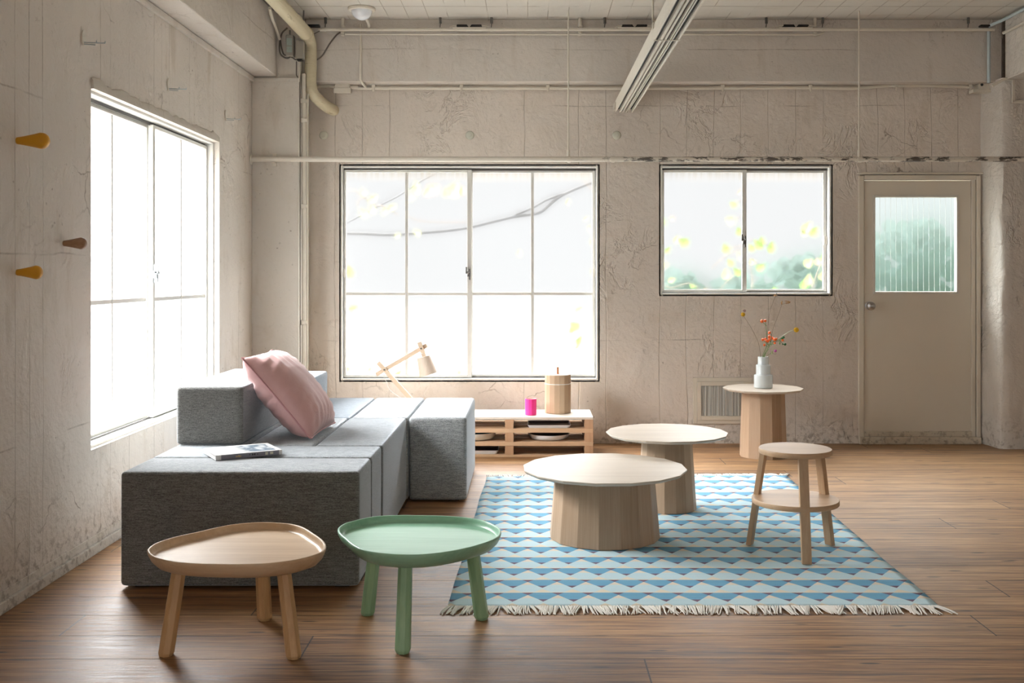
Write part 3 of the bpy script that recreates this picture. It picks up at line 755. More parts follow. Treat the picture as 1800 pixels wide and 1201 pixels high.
# ---- wooden desk lamp
YL = 7.60
lamp = thing('desk_lamp', 'pale wooden desk lamp with jointed arms standing behind the grey sofa', 'lamp', (P(742, 727, YL).x, YL, .2875))
w_lamp = wood('lamp_pine', (.50, .37, .26), (.64, .50, .37), 'X', 26, .45)
j1 = P(676, 650, YL); top1 = P(666, 636.3, YL); foot = Vector((P(738, 727, YL).x, YL, .325))
a_dir = (j1-foot).normalized()
Bx = .030
MB().bar(foot-a_dir*.02, j1+(j1-foot).normalized()*.072, Bx, Bx).build('lower_arm', w_lamp, lamp, bevel=.001)
p_a, p_b = P(661.5, 658.5, YL+.026), P(750.5, 607, YL+.026)
MB().bar(p_a, p_b, Bx, Bx).build('upper_arm', w_lamp, lamp, bevel=.001)
h_a, h_b = P(737.0, 601.5, YL), P(747.5, 632, YL)
MB().bar(h_a, h_b, Bx, Bx).build('shade_arm', w_lamp, lamp, bevel=.001)
for jj, q in ((j1, 'joint_bolt'), (P(740.5, 612.5, YL), 'joint_bolt')):
    MB().tube([jj-Vector((0, .021, 0)), jj+Vector((0, .045, 0))], .006, 12).build(q, m_dmetal, lamp)
ax = (P(752.5, 657.5, YL)-P(744.3, 628, YL)).normalized()
tpc = P(744.2, 627.2, YL); zq = ax
xq = Vector((0, 1, 0)).cross(zq).normalized(); yq = zq.cross(xq)
Ms = Matrix((xq, yq, zq)).transposed().to_4x4()
sh = MB().lathe([(.010, -.0), (.047, .0), (.049, .001), (.068, .136), (.064, .136), (.046, .006), (.010, .006)], tpc, 40, M=Ms, cap0=False, cap1=False)
sh.build('lamp_shade', wood('lamp_shade_pine', (.46, .37, .29), (.56, .46, .37), 'Z', 40, .5), lamp, smooth=45)
MB().lathe([(.010, .004), (.016, .006), (.016, .045), (.003, .046)], tpc, 16, M=Ms).ball(tpc+ax*.075, .028, 16, 10).build('bulb', plain('bulb_white', (.85, .85, .82), .3), lamp, smooth=60)
cord = smooth_path([P(743, 622, YL-.016), P(734, 621, YL-.01), P(724, 627, YL+.005), P(712, 637, YL+.006), P(698, 646, YL+.008), P(684, 652, YL+.0), P(677, 656, YL-.016), P(675.5, 662, YL-.018), P(679, 671, YL+.03), P(690, 690, YL+.035), Vector((foot.x+.02, YL+.06, .30))], 6)
MB().tube(cord, .0022, 6).build('cord', plain('white_cord', (.68, .68, .66), .5), lamp, smooth=True)
MB().box(foot.x-.075, foot.x+.085, YL-.055, YL+.055, .2877, .335).build('base', w_lamp, lamp, bevel=.004)

# ---- three polygonal tables
def poly_table(label, cx, cy_, r, z, rb0, rb1, nf, ph_top, ph_base, z0=0.0, tone=1.0, group=None):
    t = thing('polygonal_table', label, 'table', (cx, cy_, z0), group=group)
    c = Vector((cx, cy_, 0))
    MB().lathe([(r-.010, z-.016), (r-.001, z-.007), (r, z-.0055), (r, z-.001), (r-.001, z)], c, nf, ph=ph_top).build('tabletop', w_ash_top, t)
    m = facet_wood('staves', tuple(v*tone for v in (.48, .335, .225)), tuple(v*tone for v in (.64, .485, .35)), nf, ph_base)
    MB().lathe([(rb0, z0+.001), (rb1, z-.016)], c, nf, ph=ph_base).build('base', m, t)
    return t
RUGZ = .011
d16 = 2*PI/16
poly_table('large low polygonal wooden coffee table, nearest of the two on the blue rug', .380, 5.145, .4075, .353, .274, .247, 16, -PI/2-math.radians(9.5), -PI/2-math.radians(10), RUGZ, 1.0)
poly_table('smaller higher polygonal coffee table behind the large one on the blue rug', .774, 5.77, .338, .432, .164, .138, 16, -PI/2-math.radians(4), -PI/2-math.radians(12), RUGZ, .97)
poly_table('narrow tall polygonal side table on the bare floor carrying the white vase', 1.699, 7.48, .287, .493, .169, .153, 12, -PI/2-math.radians(9), -PI/2-math.radians(20), 0.0, 1.05)

# ---- two tray tables with soft triangular tops
def tray_table(label, pts, Z, legs, mt, ml, tname):
    o = [P_(x, y, Z) for x, y in pts]
    o = smooth_path(o, 5, closed=True)
    c = sum(o, Vector())/len(o)
    t = thing('tray_table', label, 'table', (c.x, c.y, 0))
    # inset by true normals of the outline
    n = len(o); nrm = []
    for i in range(n):
        d = (o[(i+2) % n]-o[(i-2) % n]); q = Vector((d.y, -d.x, 0)).normalized()
        if q.dot(o[i]-c) < 0: q = -q
        nrm.append(q)
    R = lambda ins, z: [Vector((p.x-q.x*ins, p.y-q.y*ins, z)) for p, q in zip(o, nrm)]
    S = lambda s, z: [Vector((c.x+(p.x-c.x)*s, c.y+(p.y-c.y)*s, z)) for p in o]
    mb = MB().rings([S(.30, Z-.060), R(.075, Z-.060), R(.050, Z-.0585), R(.028, Z-.050), R(.010, Z-.032), R(.002, Z-.014), R(0, Z-.006), R(.0008, Z-.002), R(.003, Z), R(.0062, Z), R(.0085, Z-.002),
                     R(.0105, Z-.012), R(.014, Z-.021), R(.0195, Z-.0255), R(.028, Z-.0265), S(.55, Z-.0265), S(.1, Z-.0265)])
    mb.build('tabletop', mt, t, smooth=60)
    for (b, tp) in legs:
        b = Vector(b); tp = Vector(tp); rb, rt = .0285, .0255
        ph = PI/8+math.atan2(c.y-b.y, c.x-b.x)
        def ring(p, r): return [Vector((p.x+r*math.cos(ph+PI/4*k), p.y+r*math.sin(ph+PI/4*k), p.z)) for k in range(8)]
        d = (tp-b)/(tp.z-b.z)
        MB().rings([ring(b, rb*.80), ring(b+d*.012, rb), ring(tp, rt)]).build('leg', ml, t, bevel=.0015, angle=20)
    return t
def P_(px, py, Z): return FL(px, py, Z)
z7 = lambda L_, ox, oy, s=2.995: [(ox+x/s, oy+y/s) for x, y in L_]
W_out = z7([(775,505),(785,485),(820,463),(880,442),(960,421),(1040,404),(1120,385),(1210,367),(1300,357),(1390,353),(1470,356),(1540,363),(1600,380),(1650,410),(1700,446),(1718,478),(1700,508),(1640,532),(1560,552),(1460,566),(1360,574),(1240,577),(1120,575),(1010,571),(920,563),(850,549),(800,532)], 0, 800)
G_out = z7([(-20,398),(-14,378),(20,358),(70,344),(130,330),(200,320),(300,316),(400,316.5),(500,318),(590,322),(660,328),(720,337),(775,351),(815,370),(840,393),(836,420),(805,444),(750,465),(670,488),(570,508),(470,521),(370,526),(270,523),(180,514),(110,498),(55,470),(20,440),(-8,416)], 600, 800)
ZT = .365
def leg_px(bx, by, tx, ty_Y):   # foot by pixel on the floor, head by pixel column and depth
    b = FL(bx, by); b.y += .018; b.x = (bx-CX)*b.y/F
    zt_ = ZT-.052
    return (b, Vector(((tx-CX)*ty_Y/F, ty_Y, zt_)))
tray_table('oak coloured three legged tray table with raised rim in front of the sofa', W_out, ZT,
           [leg_px(291.5, 1156, 317, 3.61), leg_px(516.5, 1160.5, 497, 3.60), leg_px(465.5, 1093, 459, 3.87)], w_tray, w_tray_leg, 'oak')
tray_table('mint green stained three legged tray table with raised rim', G_out, ZT,
           [leg_px(646, 1083.5, 661, 3.94), leg_px(708, 1151, 713, 3.66), leg_px(847, 1091.5, 828, 3.90)], m_green, m_gleg, 'green')

# ---- stool with a shelf
st = thing('stool', 'round beech stool with a wider lower shelf standing on the blue rug', 'stool', (1.258, 4.868, RUGZ))
sc_ = Vector((1.258, 4.872, 0))
MB().lathe([(.001, .470), (.166, .470), (.1685, .473), (.1685, .491), (.166, .4945), (.001, .4945)], sc_, 64).build('seat', w_stool, st, smooth=50)
MB().lathe([(.001, .236), (.1985, .236), (.2007, .239), (.2007, .256), (.1985, .2595), (.001, .2595)], sc_, 64).build('shelf', w_stool, st, smooth=50)
for a in (-PI/2-.03, PI/6-.02, PI*5/6-.02):
    d = Vector((math.cos(a), math.sin(a), 0)); s_ = Vector((-d.y, d.x, 0))
    b = sc_+d*.222+Vector((0, 0, RUGZ)); tp = sc_+d*.152+Vector((0, 0, .470))
    rr = [[p+s_*(i*.0215)+d*(j*.0125) for i, j in ((-1,-1),(1,-1),(1,1),(-1,1))] for p in (b, tp)]
    MB().rings(rr).build('leg', w_stool_leg, st, bevel=.0015)

# ---- rug
def rug_mat():
    n = N('woven_rug', .9, .15); x, y, z = n.sep()
    wob = n.mul(n.M('SUBTRACT', n.noise(sc=3.2, det=4, ro=.7), .5), .012)
    per, row = .1225, .1785
    u = n.M('FRACT', n.M('DIVIDE', n.M('ADD', n.M('ADD', x, .052), wob), per)); v = n.M('SUBTRACT', 1.0, n.M('FRACT', n.M('DIVIDE', n.add(y, .008, n.mul(wob, .6)), row)))
    t = n.M('SUBTRACT', 1.0, n.M('ABSOLUTE', n.M('SUBTRACT', n.mul(u, 2), 1.0)))          # 0 at the peak, 1 at the valley
    zig = n.M('ADD', .17, n.mul(t, .47))
    above = n.M('LESS_THAN', v, zig)
    r1 = n.M('LESS_THAN', v, n.M('SUBTRACT', .165, n.mul(t, .40)))                          # aubergine wedge over each peak
    r2 = n.M('GREATER_THAN', v, .475)                                                       # aubergine tip in each valley
    blue = n.mix(n.noise(n.map(sc=(4, 60, 1)), sc=1.0, det=3), (.07, .27, .46), (.17, .44, .62))
    aub = (.10, .05, .10)
    ca = n.mix(n.M('MAXIMUM', r1, r2), blue, aub)
    cream, pale = (.80, .73, .60), n.mix(n.noise(n.map(sc=(3, 50, 1)), sc=1.0, det=3), (.52, .74, .82), (.64, .82, .87))
    c1 = n.M('LESS_THAN', v, .40)
    c2 = n.M('GREATER_THAN', v, n.M('SUBTRACT', 1.12, n.mul(t, .38)))
    c3 = n.M('GREATER_THAN', v, .955)
    cb = n.mix(n.M('MAXIMUM', n.M('MAXIMUM', c1, c2), c3), pale, cream)
    c = n.mix(above, cb, ca)
    c = n.mix(n.mul(n.noise(n.map(sc=(200, 260, 1)), sc=1.0, det=2), .18), c, (.5, .5, .5))
    n.color(c); n.bump(n.add(n.mul(n.noise(n.map(sc=(120, 300, 1)), sc=1.0, det=2), .0012), n.mul(n.noise(sc=5, det=3), .006))); return n.m
rA, rB, rC, rD = Vector((-.316, 4.062, 0)), Vector((1.614, 4.066, 0)), Vector((1.676, 6.715, 0)), Vector((-.266, 6.672, 0))
rang = math.atan2(rC.x-rB.x, rC.y-rB.y)
rug = thing('rug', 'flat woven blue and white wave patterned rug with fringed ends', 'rug', tuple(rA), 0)
Wx, Ly = (rB-rA).length, (rD-rA).length
bm = bmesh.new(); nu, nv = 60, 80; g = {}
for i in range(nu+1):
    for j in range(nv+1):
        u, v = i/nu, j/nv
        p = (rA*(1-u)+rB*u)*(1-v)+(rD*(1-u)+rC*u)*v - rA
        p.x += .006*mn.noise(Vector((0 if u < .5 else 5, v*6, 0)))*(1 if u in (0, 1) else 0)
        z = .008+.0025*(mn.noise(Vector((u*5, v*6, 2)))+.3)
        g[(i, j)] = bm.verts.new((p.x, p.y, z))
for i in range(nu):
    for j in range(nv): bm.faces.new((g[(i, j)], g[(i+1, j)], g[(i+1, j+1)], g[(i, j+1)]))
bd = [e for e in bm.edges if e.is_boundary]
r_ = bmesh.ops.extrude_edge_only(bm, edges=bd)
for v in [e for e in r_['geom'] if isinstance(e, bmesh.types.BMVert)]: v.co.z = 0.0005
for f in bm.faces: f.smooth = True
me = bpy.data.meshes.new('rug_field'); bm.to_mesh(me); bm.free(); me.materials.append(rug_mat())
ro = bpy.data.objects.new('woven_field', me); COL.objects.link(ro); ro.parent = rug
fr_ = MB(); rnd = random.Random(3)
for (a, b, sy) in ((rA, rB, -1), (rD, rC, 1)):
    n_ = 420; lean = 0
    for i in range(n_):
        u = (i+.5)/n_+rnd.uniform(-.0015, .0015); p = a*(1-u)+b*u
        if i % 5 == 0: lean = rnd.uniform(-.035, .035) + (-.030 if u < .03 else .022 if u > .98 else 0)
        ln = rnd.uniform(.060, .088)
        x1 = lean+rnd.uniform(-.008, .008)
        q = [p+Vector((0, -sy*.006, .008)), p+Vector((x1*.35, sy*ln*.4, .010)), p+Vector((x1*.8, sy*ln*.8, .006)), p+Vector((x1+rnd.uniform(-.006, .006), sy*ln, .003))]
        fr_.tube([v for v in q], [.0026, .0030, .0027, .0020], 5)
fo = fr_.build('fringe', plain('cotton_fringe', (.86, .83, .77), .85, bump=.0008), rug, smooth=80)
tag(fo, kind='stuff')

# ---- vase and stems
vz = .493
vc = Vector((1.699, 7.475, vz))
va = thing('vase', 'white three tiered porcelain vase standing on the tall side table', 'vase', tuple(vc))
m_porc = plain('porcelain', (.72, .77, .78), .15, spec=.6, var=.01)
MB().lathe([(.060, .0005), (.0645, .003), (.066, .008), (.066, .088), (.064, .094), (.0535, .098), (.0515, .102), (.0515, .160), (.0495, .166), (.0395, .170), (.038, .174), (.038, .222), (.0365, .2245), (.034, .224), (.0335, .15), (.001, .13)], (0, 0, 0), 48).build('vase_body', m_porc, va, smooth=40, world=False)
mouth = vc+Vector((0, 0, .222)); inside = vc+Vector((0, 0, .145))
def z10(x, y, dy=0.0): return P(1300+x/10.0, 520+y/10.0, 7.475+dy)
m_stem = plain('stem_green', (.12, .22, .07), .6); m_dry = plain('dry_stem', (.22, .15, .09), .7); m_pstem = plain('pale_stem', (.55, .58, .42), .6)
m_yel = plain('billy_yellow', (.85, .52, .02), .8, var=.15, sc=200, bump=.004); m_org = plain('berry_orange', (.85, .16, .03), .35, var=.1)
m_dgr = plain('dark_green_bud', (.03, .12, .03), .5); m_mag = plain('globe_magenta', (.55, .12, .38), .8, var=.2, sc=200); m_seed = plain('seed_head', (.42, .24, .10), .8, var=.3, sc=150)
m_bei = plain('beige_seed', (.68, .46, .26), .8, var=.2, sc=150)
def stem(name, label, cat, pts, mstem, r=.0017, heads=(), twigs=(), group=None, base_dx=0.0):
    t = thing(name, label, cat, tuple(mouth), group=group)
    path = [inside+Vector((base_dx*.5, 0, 0)), mouth+Vector((base_dx, 0, .0))]+[z10(*p) for p in pts]
    mb = MB().tube(smooth_path(path, 5), r, 6)
    for tw in twigs: mb.tube(smooth_path([z10(*p) for p in tw], 4), r*.8, 6)
    mb.build('stem', mstem, t, smooth=80)
    for (nm, x, y, rr, mat, sc, *dy) in heads:
        c = z10(x, y, dy[0] if dy else 0.0)
        if nm == 'flower_head':
            hb = MB(); hb.ball(c, rr*.93, 14, 10, sc)
            for k in range(90):
                zz_ = 1-2*(k+.5)/90; a = k*2.39996; q = math.sqrt(1-zz_*zz_)
                hb.ball(c+Vector((q*math.cos(a)*sc[0], q*math.sin(a)*sc[1], zz_*sc[2]))*rr*.92, rr*.14, 5, 4)
            hb.build(nm, mat, t, smooth=80)
        elif nm == 'seed_head':
            hb = MB()
            for k in range(16):
                d = Vector((rnd.uniform(-1, 1)*sc[0], rnd.uniform(-.6, .6), rnd.uniform(-1, 1)*sc[2]))*rr
                hb.ball(c+d, rr*.38, 6, 4, (sc[0]*.8+.3, .6, sc[2]*.8+.3))
            hb.build(nm, mat, t, smooth=80)
        else:
            MB().ball(c, rr, 12, 8, sc).ball(c+Vector((0, 0, rr*.95)), rr*.18, 6, 4).build(nm, mat, t, smooth=80)
    return t
S1 = (1, 1, 1)
stem('yellow_flower', 'yellow ball shaped flower on a thin dry stem leaning left in the vase', 'flower', [(330, 830), (230, 610), (150, 480), (90, 385), (66, 345)], m_dry, .0013, [('flower_head', 61, 330, .0148, m_yel, S1), ('seed_head', 88, 266, .009, plain('mauve_bud', (.30, .19, .20), .7), (1.1, 1, .8))], base_dx=-.018)
stem('yellow_flower', 'yellow ball shaped flower on a pale stem reaching right from the vase', 'flower', [(490, 960), (560, 870), (660, 775), (800, 680), (900, 622), (950, 604), (985, 601)], m_pstem, .002, [('flower_head', 997, 600, .0178, m_yel, S1, -.01)], base_dx=.012)
stem('berry_sprig', 'upright sprig with two orange berries above the vase', 'flower', [(468, 900), (478, 740), (470, 600), (465, 530), (450, 450)], m_stem, .0021, [('berry', 393, 449, .0125, m_org, S1), ('berry', 450, 440, .0105, m_org, S1), ('bud', 466, 528, .004, m_dgr, S1)], [[(466, 530), (435, 490), (400, 460)]], base_dx=-.006)
bl = [(525, 650, 11), (523, 722, 11.5), (575, 747, 11), (410, 773, 11), (455, 764, 9.5), (525, 773, 11), (490, 800, 12), (622, 770, 13), (650, 758, 8), (436, 866, 9), (620, 832, 9), (468, 790, 8), (757, 782, 10)]
stem('berry_sprig', 'dense cluster of orange berries just above the mouth of the vase', 'flower', [(480, 960), (515, 880), (545, 820), (560, 760)], m_stem, .0023,
     [('berry', x, y, r*.001, m_org, S1, rnd.uniform(-.02, .02)) for x, y, r in bl],
     [[(515, 880), (470, 830), (415, 785)], [(515, 880), (500, 840), (490, 810)], [(545, 820), (535, 750), (525, 730)], [(545, 820), (565, 700), (530, 660)], [(530, 860), (590, 810), (620, 780)], [(500, 900), (460, 880), (436, 870)], [(530, 860), (600, 850), (620, 836)], [(590, 815), (690, 795), (757, 785)], [(545, 820), (530, 800), (525, 780)]], base_dx=.002)
stem('green_bud_sprig', 'sprig with dark green buds to the right of the orange berries', 'flower', [(500, 950), (560, 860), (640, 795), (700, 770), (740, 755)], m_stem, .0018,
     [('bud', 745, 750, .009, m_dgr, S1), ('bud', 775, 732, .0095, m_dgr, S1), ('bud', 800, 852, .0095, m_dgr, (1, 1, 1.1)), ('bud', 758, 852, .006, m_dgr, S1), ('leaf', 705, 832, .010, m_stem, (.45, .3, 1.2)), ('leaf', 570, 1000, .011, plain('leaf_pale', (.30, .42, .14), .6), (.4, .2, 1.3))],
     [[(700, 770), (735, 820), (760, 852), (795, 853)], [(700, 770), (706, 800), (706, 825)], [(500, 1040), (540, 1020), (568, 1000)]], base_dx=.008)
stem('dried_grass', 'tall dried grass stem with a beige seed head, highest in the vase', 'dried flower', [(480, 900), (488, 620), (510, 430), (540, 260), (590, 110), (632, 10)], m_dry, .0011, [('seed_head', 636, -5, .0085, m_bei, (1.3, 1, .7)), ('bud', 652, -38, .005, m_black, (1.1, .6, .7))], base_dx=-.002)
stem('dried_grass', 'dried grass stem ending in two brown seed heads above the vase', 'dried flower', [(520, 900), (565, 680), (600, 550), (650, 420), (700, 280), (745, 150)], m_dry, .0011, [('seed_head', 741, 118, .0085, m_seed, (.5, 1, 1.5)), ('seed_head', 850, 115, .0105, m_seed, (1.6, 1, .75))], [[(745, 155), (780, 140), (830, 118)]], base_dx=.004)
stem('magenta_flower', 'small magenta globe flower hanging low right of the vase mouth', 'flower', [(560, 1010), (600, 1020), (640, 1030), (634, 985)], m_dry, .0010, [('flower_head', 632, 970, .0098, m_mag, S1, -.005)], base_dx=.022)

# ------------------------------------------------------------------ things on the walls and the ceiling
def peg(label, mat, py, px0, length, r0, r1):
    Y = (XL)*F/(px0-CX); z = H-(py-CY)*Y/F
    t = thing('coat_peg', label, 'coat peg', (XL, Y, z), group='wooden pegs on the left wall')
    Mr = Matrix.Rotation(PI/2, 4, 'Y')
    prof = [(r0*.95, 0), (r0, .003)]+[(r0+(r1-r0)*((k/6)**1.15), .003+(length*.72)*k/6) for k in range(1, 7)]
    prof += [(r1*math.cos(a)**.8 if a < 1.5 else .0005, length*.76+length*.24*math.sin(a)) for a in (.3, .6, .9, 1.2, 1.4, 1.57)]
    MB().lathe(prof, (0, 0, 0), 28, M=Mr).build('peg_body', mat, t, smooth=60, world=False)
    return t
m_mustard = plain('mustard_paint', (.62, .30, .012), .45, var=.06); m_walnut = wood('peg_oak', (.24, .13, .07), (.36, .22, .13), 'X', 60, .45)
peg('large mustard yellow coat peg, uppermost on the left wall', m_mustard, 247.5, 30, .128, .0140, .0325)
peg('small brown wooden coat peg beside the left window', m_walnut, 428, 112, .100, .0125, .0265)
peg('small mustard yellow coat peg, lowest of the pegs on the left wall', m_mustard, 479, 30, .100, .0125, .0275)

def hook(label, px, py):
    Y = XL*F/(px-CX); z = H-(py-CY)*Y/F
    t = thing('curtain_bracket', label, 'bracket', (XL, Y, z), group='curtain brackets above the left window')
    pr = [Vector((XL+.001, Y+.020*math.cos(a), z+.035*math.sin(a))) for a in [2*PI*k/20 for k in range(20)]]
    MB().rings([pr, [p+Vector((.007, 0, 0)) for p in pr]]).build('plate', m_white, t)
    rods = MB().tube([(XL+.003, Y, z-.022), (XL+.105, Y-.004, z-.027)], .0028, 8).tube([(XL+.003, Y, z-.030), (XL+.060, Y-.002, z-.034)], .0026, 8)
    rods.tube([(XL+.105, Y-.004, z-.027), (XL+.106, Y-.004, z-.018)], .0024, 8).tube([(XL+.065, Y-.002, z-.025), (XL+.065, Y-.002, z-.014)], .0024, 8)
    rods.build('prong', m_gmetal, t)
hook('small double pronged bracket nearest the camera above the left window', 145, 66)
hook('small pronged bracket above the middle of the left window', 295, 149)
hook('small pronged bracket above the far end of the left window', 396, 203)

# conduits
def conduit(name, label, pts, r, mat, cat='pipe', smooth_k=0, n=12, group=None):
    pts = [Vector(p) for p in pts]
    pp = smooth_path(pts, smooth_k) if smooth_k else pts
    o = MB().tube(pp, r, n).build(name, mat, None, smooth=60)
    return tag(o, label, cat, group)
YP = 7.615; zp = P(0, 280, YP).z
pipe = thing('water_pipe', 'long horizontal pipe with flaking paint crossing the room above the back windows', 'pipe', (-2.04, YP, zp))
MB().tube([(XL+.002, YP, zp), (1.2, YP, zp), (XR, YP, zp)], .019, 20).build('pipe_run', m_pipe_f, pipe, smooth=60)
MB().tube([(XL+.001, YP, zp), (XL+.010, YP, zp)], .040, 20).build('wall_flange', m_pipe, pipe)
for px in (1000, 1077, 1511):
    x = P(px, 0, YP).x; MB().tube([(x-.012, YP, zp), (x+.012, YP, zp)], .0235, 16).build('clamp', m_pipe, pipe)
MB().box(-1.885, -1.855, YP-.02, 7.65, zp-.03, zp-.019).box(-1.885, -1.855, 7.640, 7.655, zp-.05, zp+.045).build('clamp', m_pipe, pipe, bevel=.002)
for px, lab in ((1000, 'thin hanger rod holding the long pipe between the two back windows'), (1511, 'thin hanger rod holding the long pipe above the door')):
    x = P(px-1, 0, YP).x; t = thing('hanger_rod', lab, 'rod', (x, YP, ZC), group='rods hanging the long pipe')
    MB().tube([(x, YP, zp+.058), (x, YP, ZC)], .0055, 8).build('rod', m_pipe, t)
    MB().tube([(x, YP, zp+.020), (x, YP, zp+.066)], .011, 10).build('turnbuckle', m_pipe, t)
# double conduit under the beam
YC = 7.985
for dy, zz, r, lab in ((0, P(0, 155, YC).z, .0135, 'thicker lower conduit running along the wall under the back beam'), (.018, P(0, 147.5, YC).z, .0085, 'thinner upper conduit running along the wall under the back beam')):
    pts = [P(565 if r < .01 else 628, 0, YC+dy).x, 300, 0]
    xs = [(628, 0), (800, 0), (1000, 0), (1180, .0), (1300, .002), (1420, .004), (1500, -.001), (1560, .012), (1640, .012), (1705, .006)]
    conduit('conduit', lab, [(P(px if r > .01 or px > 628 else 568, 0, YC).x, YC+dy, zz+(d if px < 1480 else d*1.5)) for px, d in xs], r, m_pipe, smooth_k=4, n=12)
proto = thing('conduit_clip', 'white saddle clip on the double conduit, first one right of the junction box', 'clip', (P(657, 0, YC).x, YC, P(0, 154, YC).z), group='saddle clips along the double conduit')
MB().box(-.014, .014, -.018, .02, -.006, .022).box(-.009, .009, -.020, -.012, -.034, .0).build('clip_body', m_pipe, proto, bevel=.004, world=False)
MB().box(-.022, .022, -.010, .03, .022, .027).build('clip_plate', m_pipe, proto, world=False)
for px, lb in ((811, 'white saddle clip on the double conduit, second from the left'), (963, 'white saddle clip on the double conduit left of the first hanger rod'), (1270, 'white saddle clip on the double conduit, first to the right of the ceiling track'), (1424, 'white saddle clip on the double conduit above the right end of the small window'), (1575, 'white saddle clip on the double conduit above the door'), (1705, 'white saddle clip on the double conduit touching the right end junction box')):
    c = copy_tree(proto); c['label'] = lb; c.location.x = P(px, 0, YC).x; c.location.z += .006 if px > 1500 else 0
jb = thing('junction_box', 'small cream junction box on the conduit beside the elbow of the fat pipe', 'junction box', tuple(P(602, 154, 7.97)))
q0 = P(589, 146, 7.96); q1 = P(615, 162, 7.96)
MB().box(q0.x, q1.x, 7.945, 8.028, q1.z, q0.z).build('box_body', m_pipe, jb, bevel=.006)
MB().box(q0.x-.006, q1.x+.012, 7.935, 7.947, q1.z-.012, q1.z+.03).build('cover', m_pipe, jb, bevel=.003)
MB().tube(smooth_path([P(548, 157, 8.0), P(558, 152, 7.99), P(572, 151, 7.985), P(590, 152, 7.985)], 5), .012, 12).build('conduit_stub', m_pipe, jb, smooth=60)
MB().tube([P(614, 153, 7.985), P(630, 153.5, 7.985)], .017, 12).build('coupling', m_pipe, jb, smooth=60)
jb2 = thing('junction_box', 'cream junction box with a black hole at the right end of the conduit', 'junction box', tuple(P(1731, 152, 7.97)))
q0 = P(1718, 146, 7.96); q1 = P(1743, 158, 7.96)
MB().box(q0.x, q1.x, 7.935, 8.028, q1.z, q0.z).build('box_body', m_pipe, jb2, bevel=.005)
MB().box(q0.x-.05, q1.x-.01, 7.92, 8.0, q1.z-.026, q1.z).build('tray', m_pipe, jb2, bevel=.003)
MB().tube([P(1726, 149, 7.936), P(1726, 149, 7.931)], .011, 14).build('knockout', m_black, jb2)
# ceiling-level twin pipes with wedges and springs
YT = 7.81; zt1, zt2 = P(0, 52, YT).z, P(0, 60, YT).z
tw = thing('ceiling_pipe', 'upper of the twin cream pipes running under the ceiling along the back beam', 'pipe', (P(560, 0, YT).x, YT, zt1))
MB().tube([(P(560, 0, YT).x, YT, zt1), (P(1748, 0, YT).x, YT, zt1)], .0125, 14).build('pipe_run', m_pipe, tw, smooth=60)
conduit('ceiling_pipe', 'lower thinner of the twin cream pipes running under the ceiling along the back beam', [(P(606, 0, YT).x, YT+.012, zt2+.002), (P(1000, 0, YT).x, YT+.012, zt2), (P(1300, 0, YT).x, YT+.012, zt2), (P(1440, 0, YT).x, YT+.012, zt2-.002), (P(1450, 0, YT).x, YT+.012, zt2+.014)], .0065, m_pipe)
hp = thing('pipe_hanger', 'short hanger of the ceiling pipes, left of the first black winged clip', 'hanger', (P(774, 0, YT).x, YT, ZC), group='hangers of the ceiling pipes')
dz = ZC-zt1
MB().tube([(0, 0, 0), (0.001, 0, -.045)], .010, 8).tube([(.001, 0, -.045), (-.003, 0, -dz+.012)], .0035, 8).build('rod', m_dmetal, hp, world=False)
MB().tube([(-.007, 0, -dz), (.005, 0, -dz)], .0155, 12).build('ring', m_pipe, hp, world=False)
for px, lb in ((572, 'short hanger of the ceiling pipes beside the fat pipe elbow'), (864, 'short hanger of the ceiling pipes, right of the first black winged clip'), (1063, 'short hanger of the ceiling pipes, left of the middle black winged clip'), (1147, 'short hanger of the ceiling pipes touching the ceiling track'), (1347, 'short hanger of the ceiling pipes, left of the last black winged clip'), (1446, 'short hanger of the ceiling pipes, right of the last black winged clip'), (1702, 'short hanger of the ceiling pipe nearest the right corner')):
    c = copy_tree(hp); c.location.x = P(px, 0, YT).x; c['label'] = lb
wd = thing('wedge_clip', 'black winged clip on the ceiling pipe above the big back window', 'clip', (P(825, 0, YT).x, YT-.005, zt1+.018), group='black winged clips on the ceiling pipes')
wb = MB()
for s in (-1, 1):
    wb.add([(s*.006, -.022, -.003), (s*.018, -.022, .014), (s*.092, -.022, .014), (s*.095, -.022, .004), (s*.020, -.022, .002), (s*.006, .022, -.003), (s*.018, .022, .014), (s*.092, .022, .014), (s*.095, .022, .004), (s*.020, .022, .002)],
           [(0, 1, 2, 3, 4), (5, 6, 7, 8, 9), (0, 1, 6, 5), (1, 2, 7, 6), (2, 3, 8, 7), (3, 4, 9, 8), (4, 0, 5, 9)])
    
wb.build('wing', m_black, wd, world=False)
MB().tube([(-.148, -.01, -.008), (-.125, -.01, .006), (-.09, -.01, .008)], .0035, 8).tube([(.09, -.01, .008), (.125, -.01, .006), (.15, -.01, .002)], .0035, 8).box(-.125, .125, -.014, .012, -.012, -.004).build('spring', m_pipe, wd, world=False)
for px, lb in ((1115, 'black winged clip on the ceiling pipe just left of the ceiling track'), (1398, 'black winged clip on the ceiling pipe above the small back window')): c = copy_tree(wd); c.location.x = P(px, 0, YT).x; c['label'] = lb
wr_ = thing('wedge_clip', 'black half clip on the ceiling pipe in the right corner', 'clip', (P(1732, 0, YT).x, YT-.005, zt1+.018))
MB().box(-.045, .03, -.022, .022, 0, .014).build('wing', m_black, wr_, world=False, bevel=.003)
wl_ = thing('wedge_clip', 'black half clip on the ceiling pipe beside the fat pipe elbow', 'clip', (P(552, 0, YT).x, YT-.005, zt1+.018))
MB().box(-.045, .045, -.022, .022, 0, .016).build('wing', m_black, wl_, world=False, bevel=.003)
sg = thing('spring_coil', 'threaded boss under the ceiling left of the ceiling lamp', 'boss', (P(602, 0, YT).x, YT+.02, ZC-.09), group='threaded bosses by the ceiling pipes')
hb = []
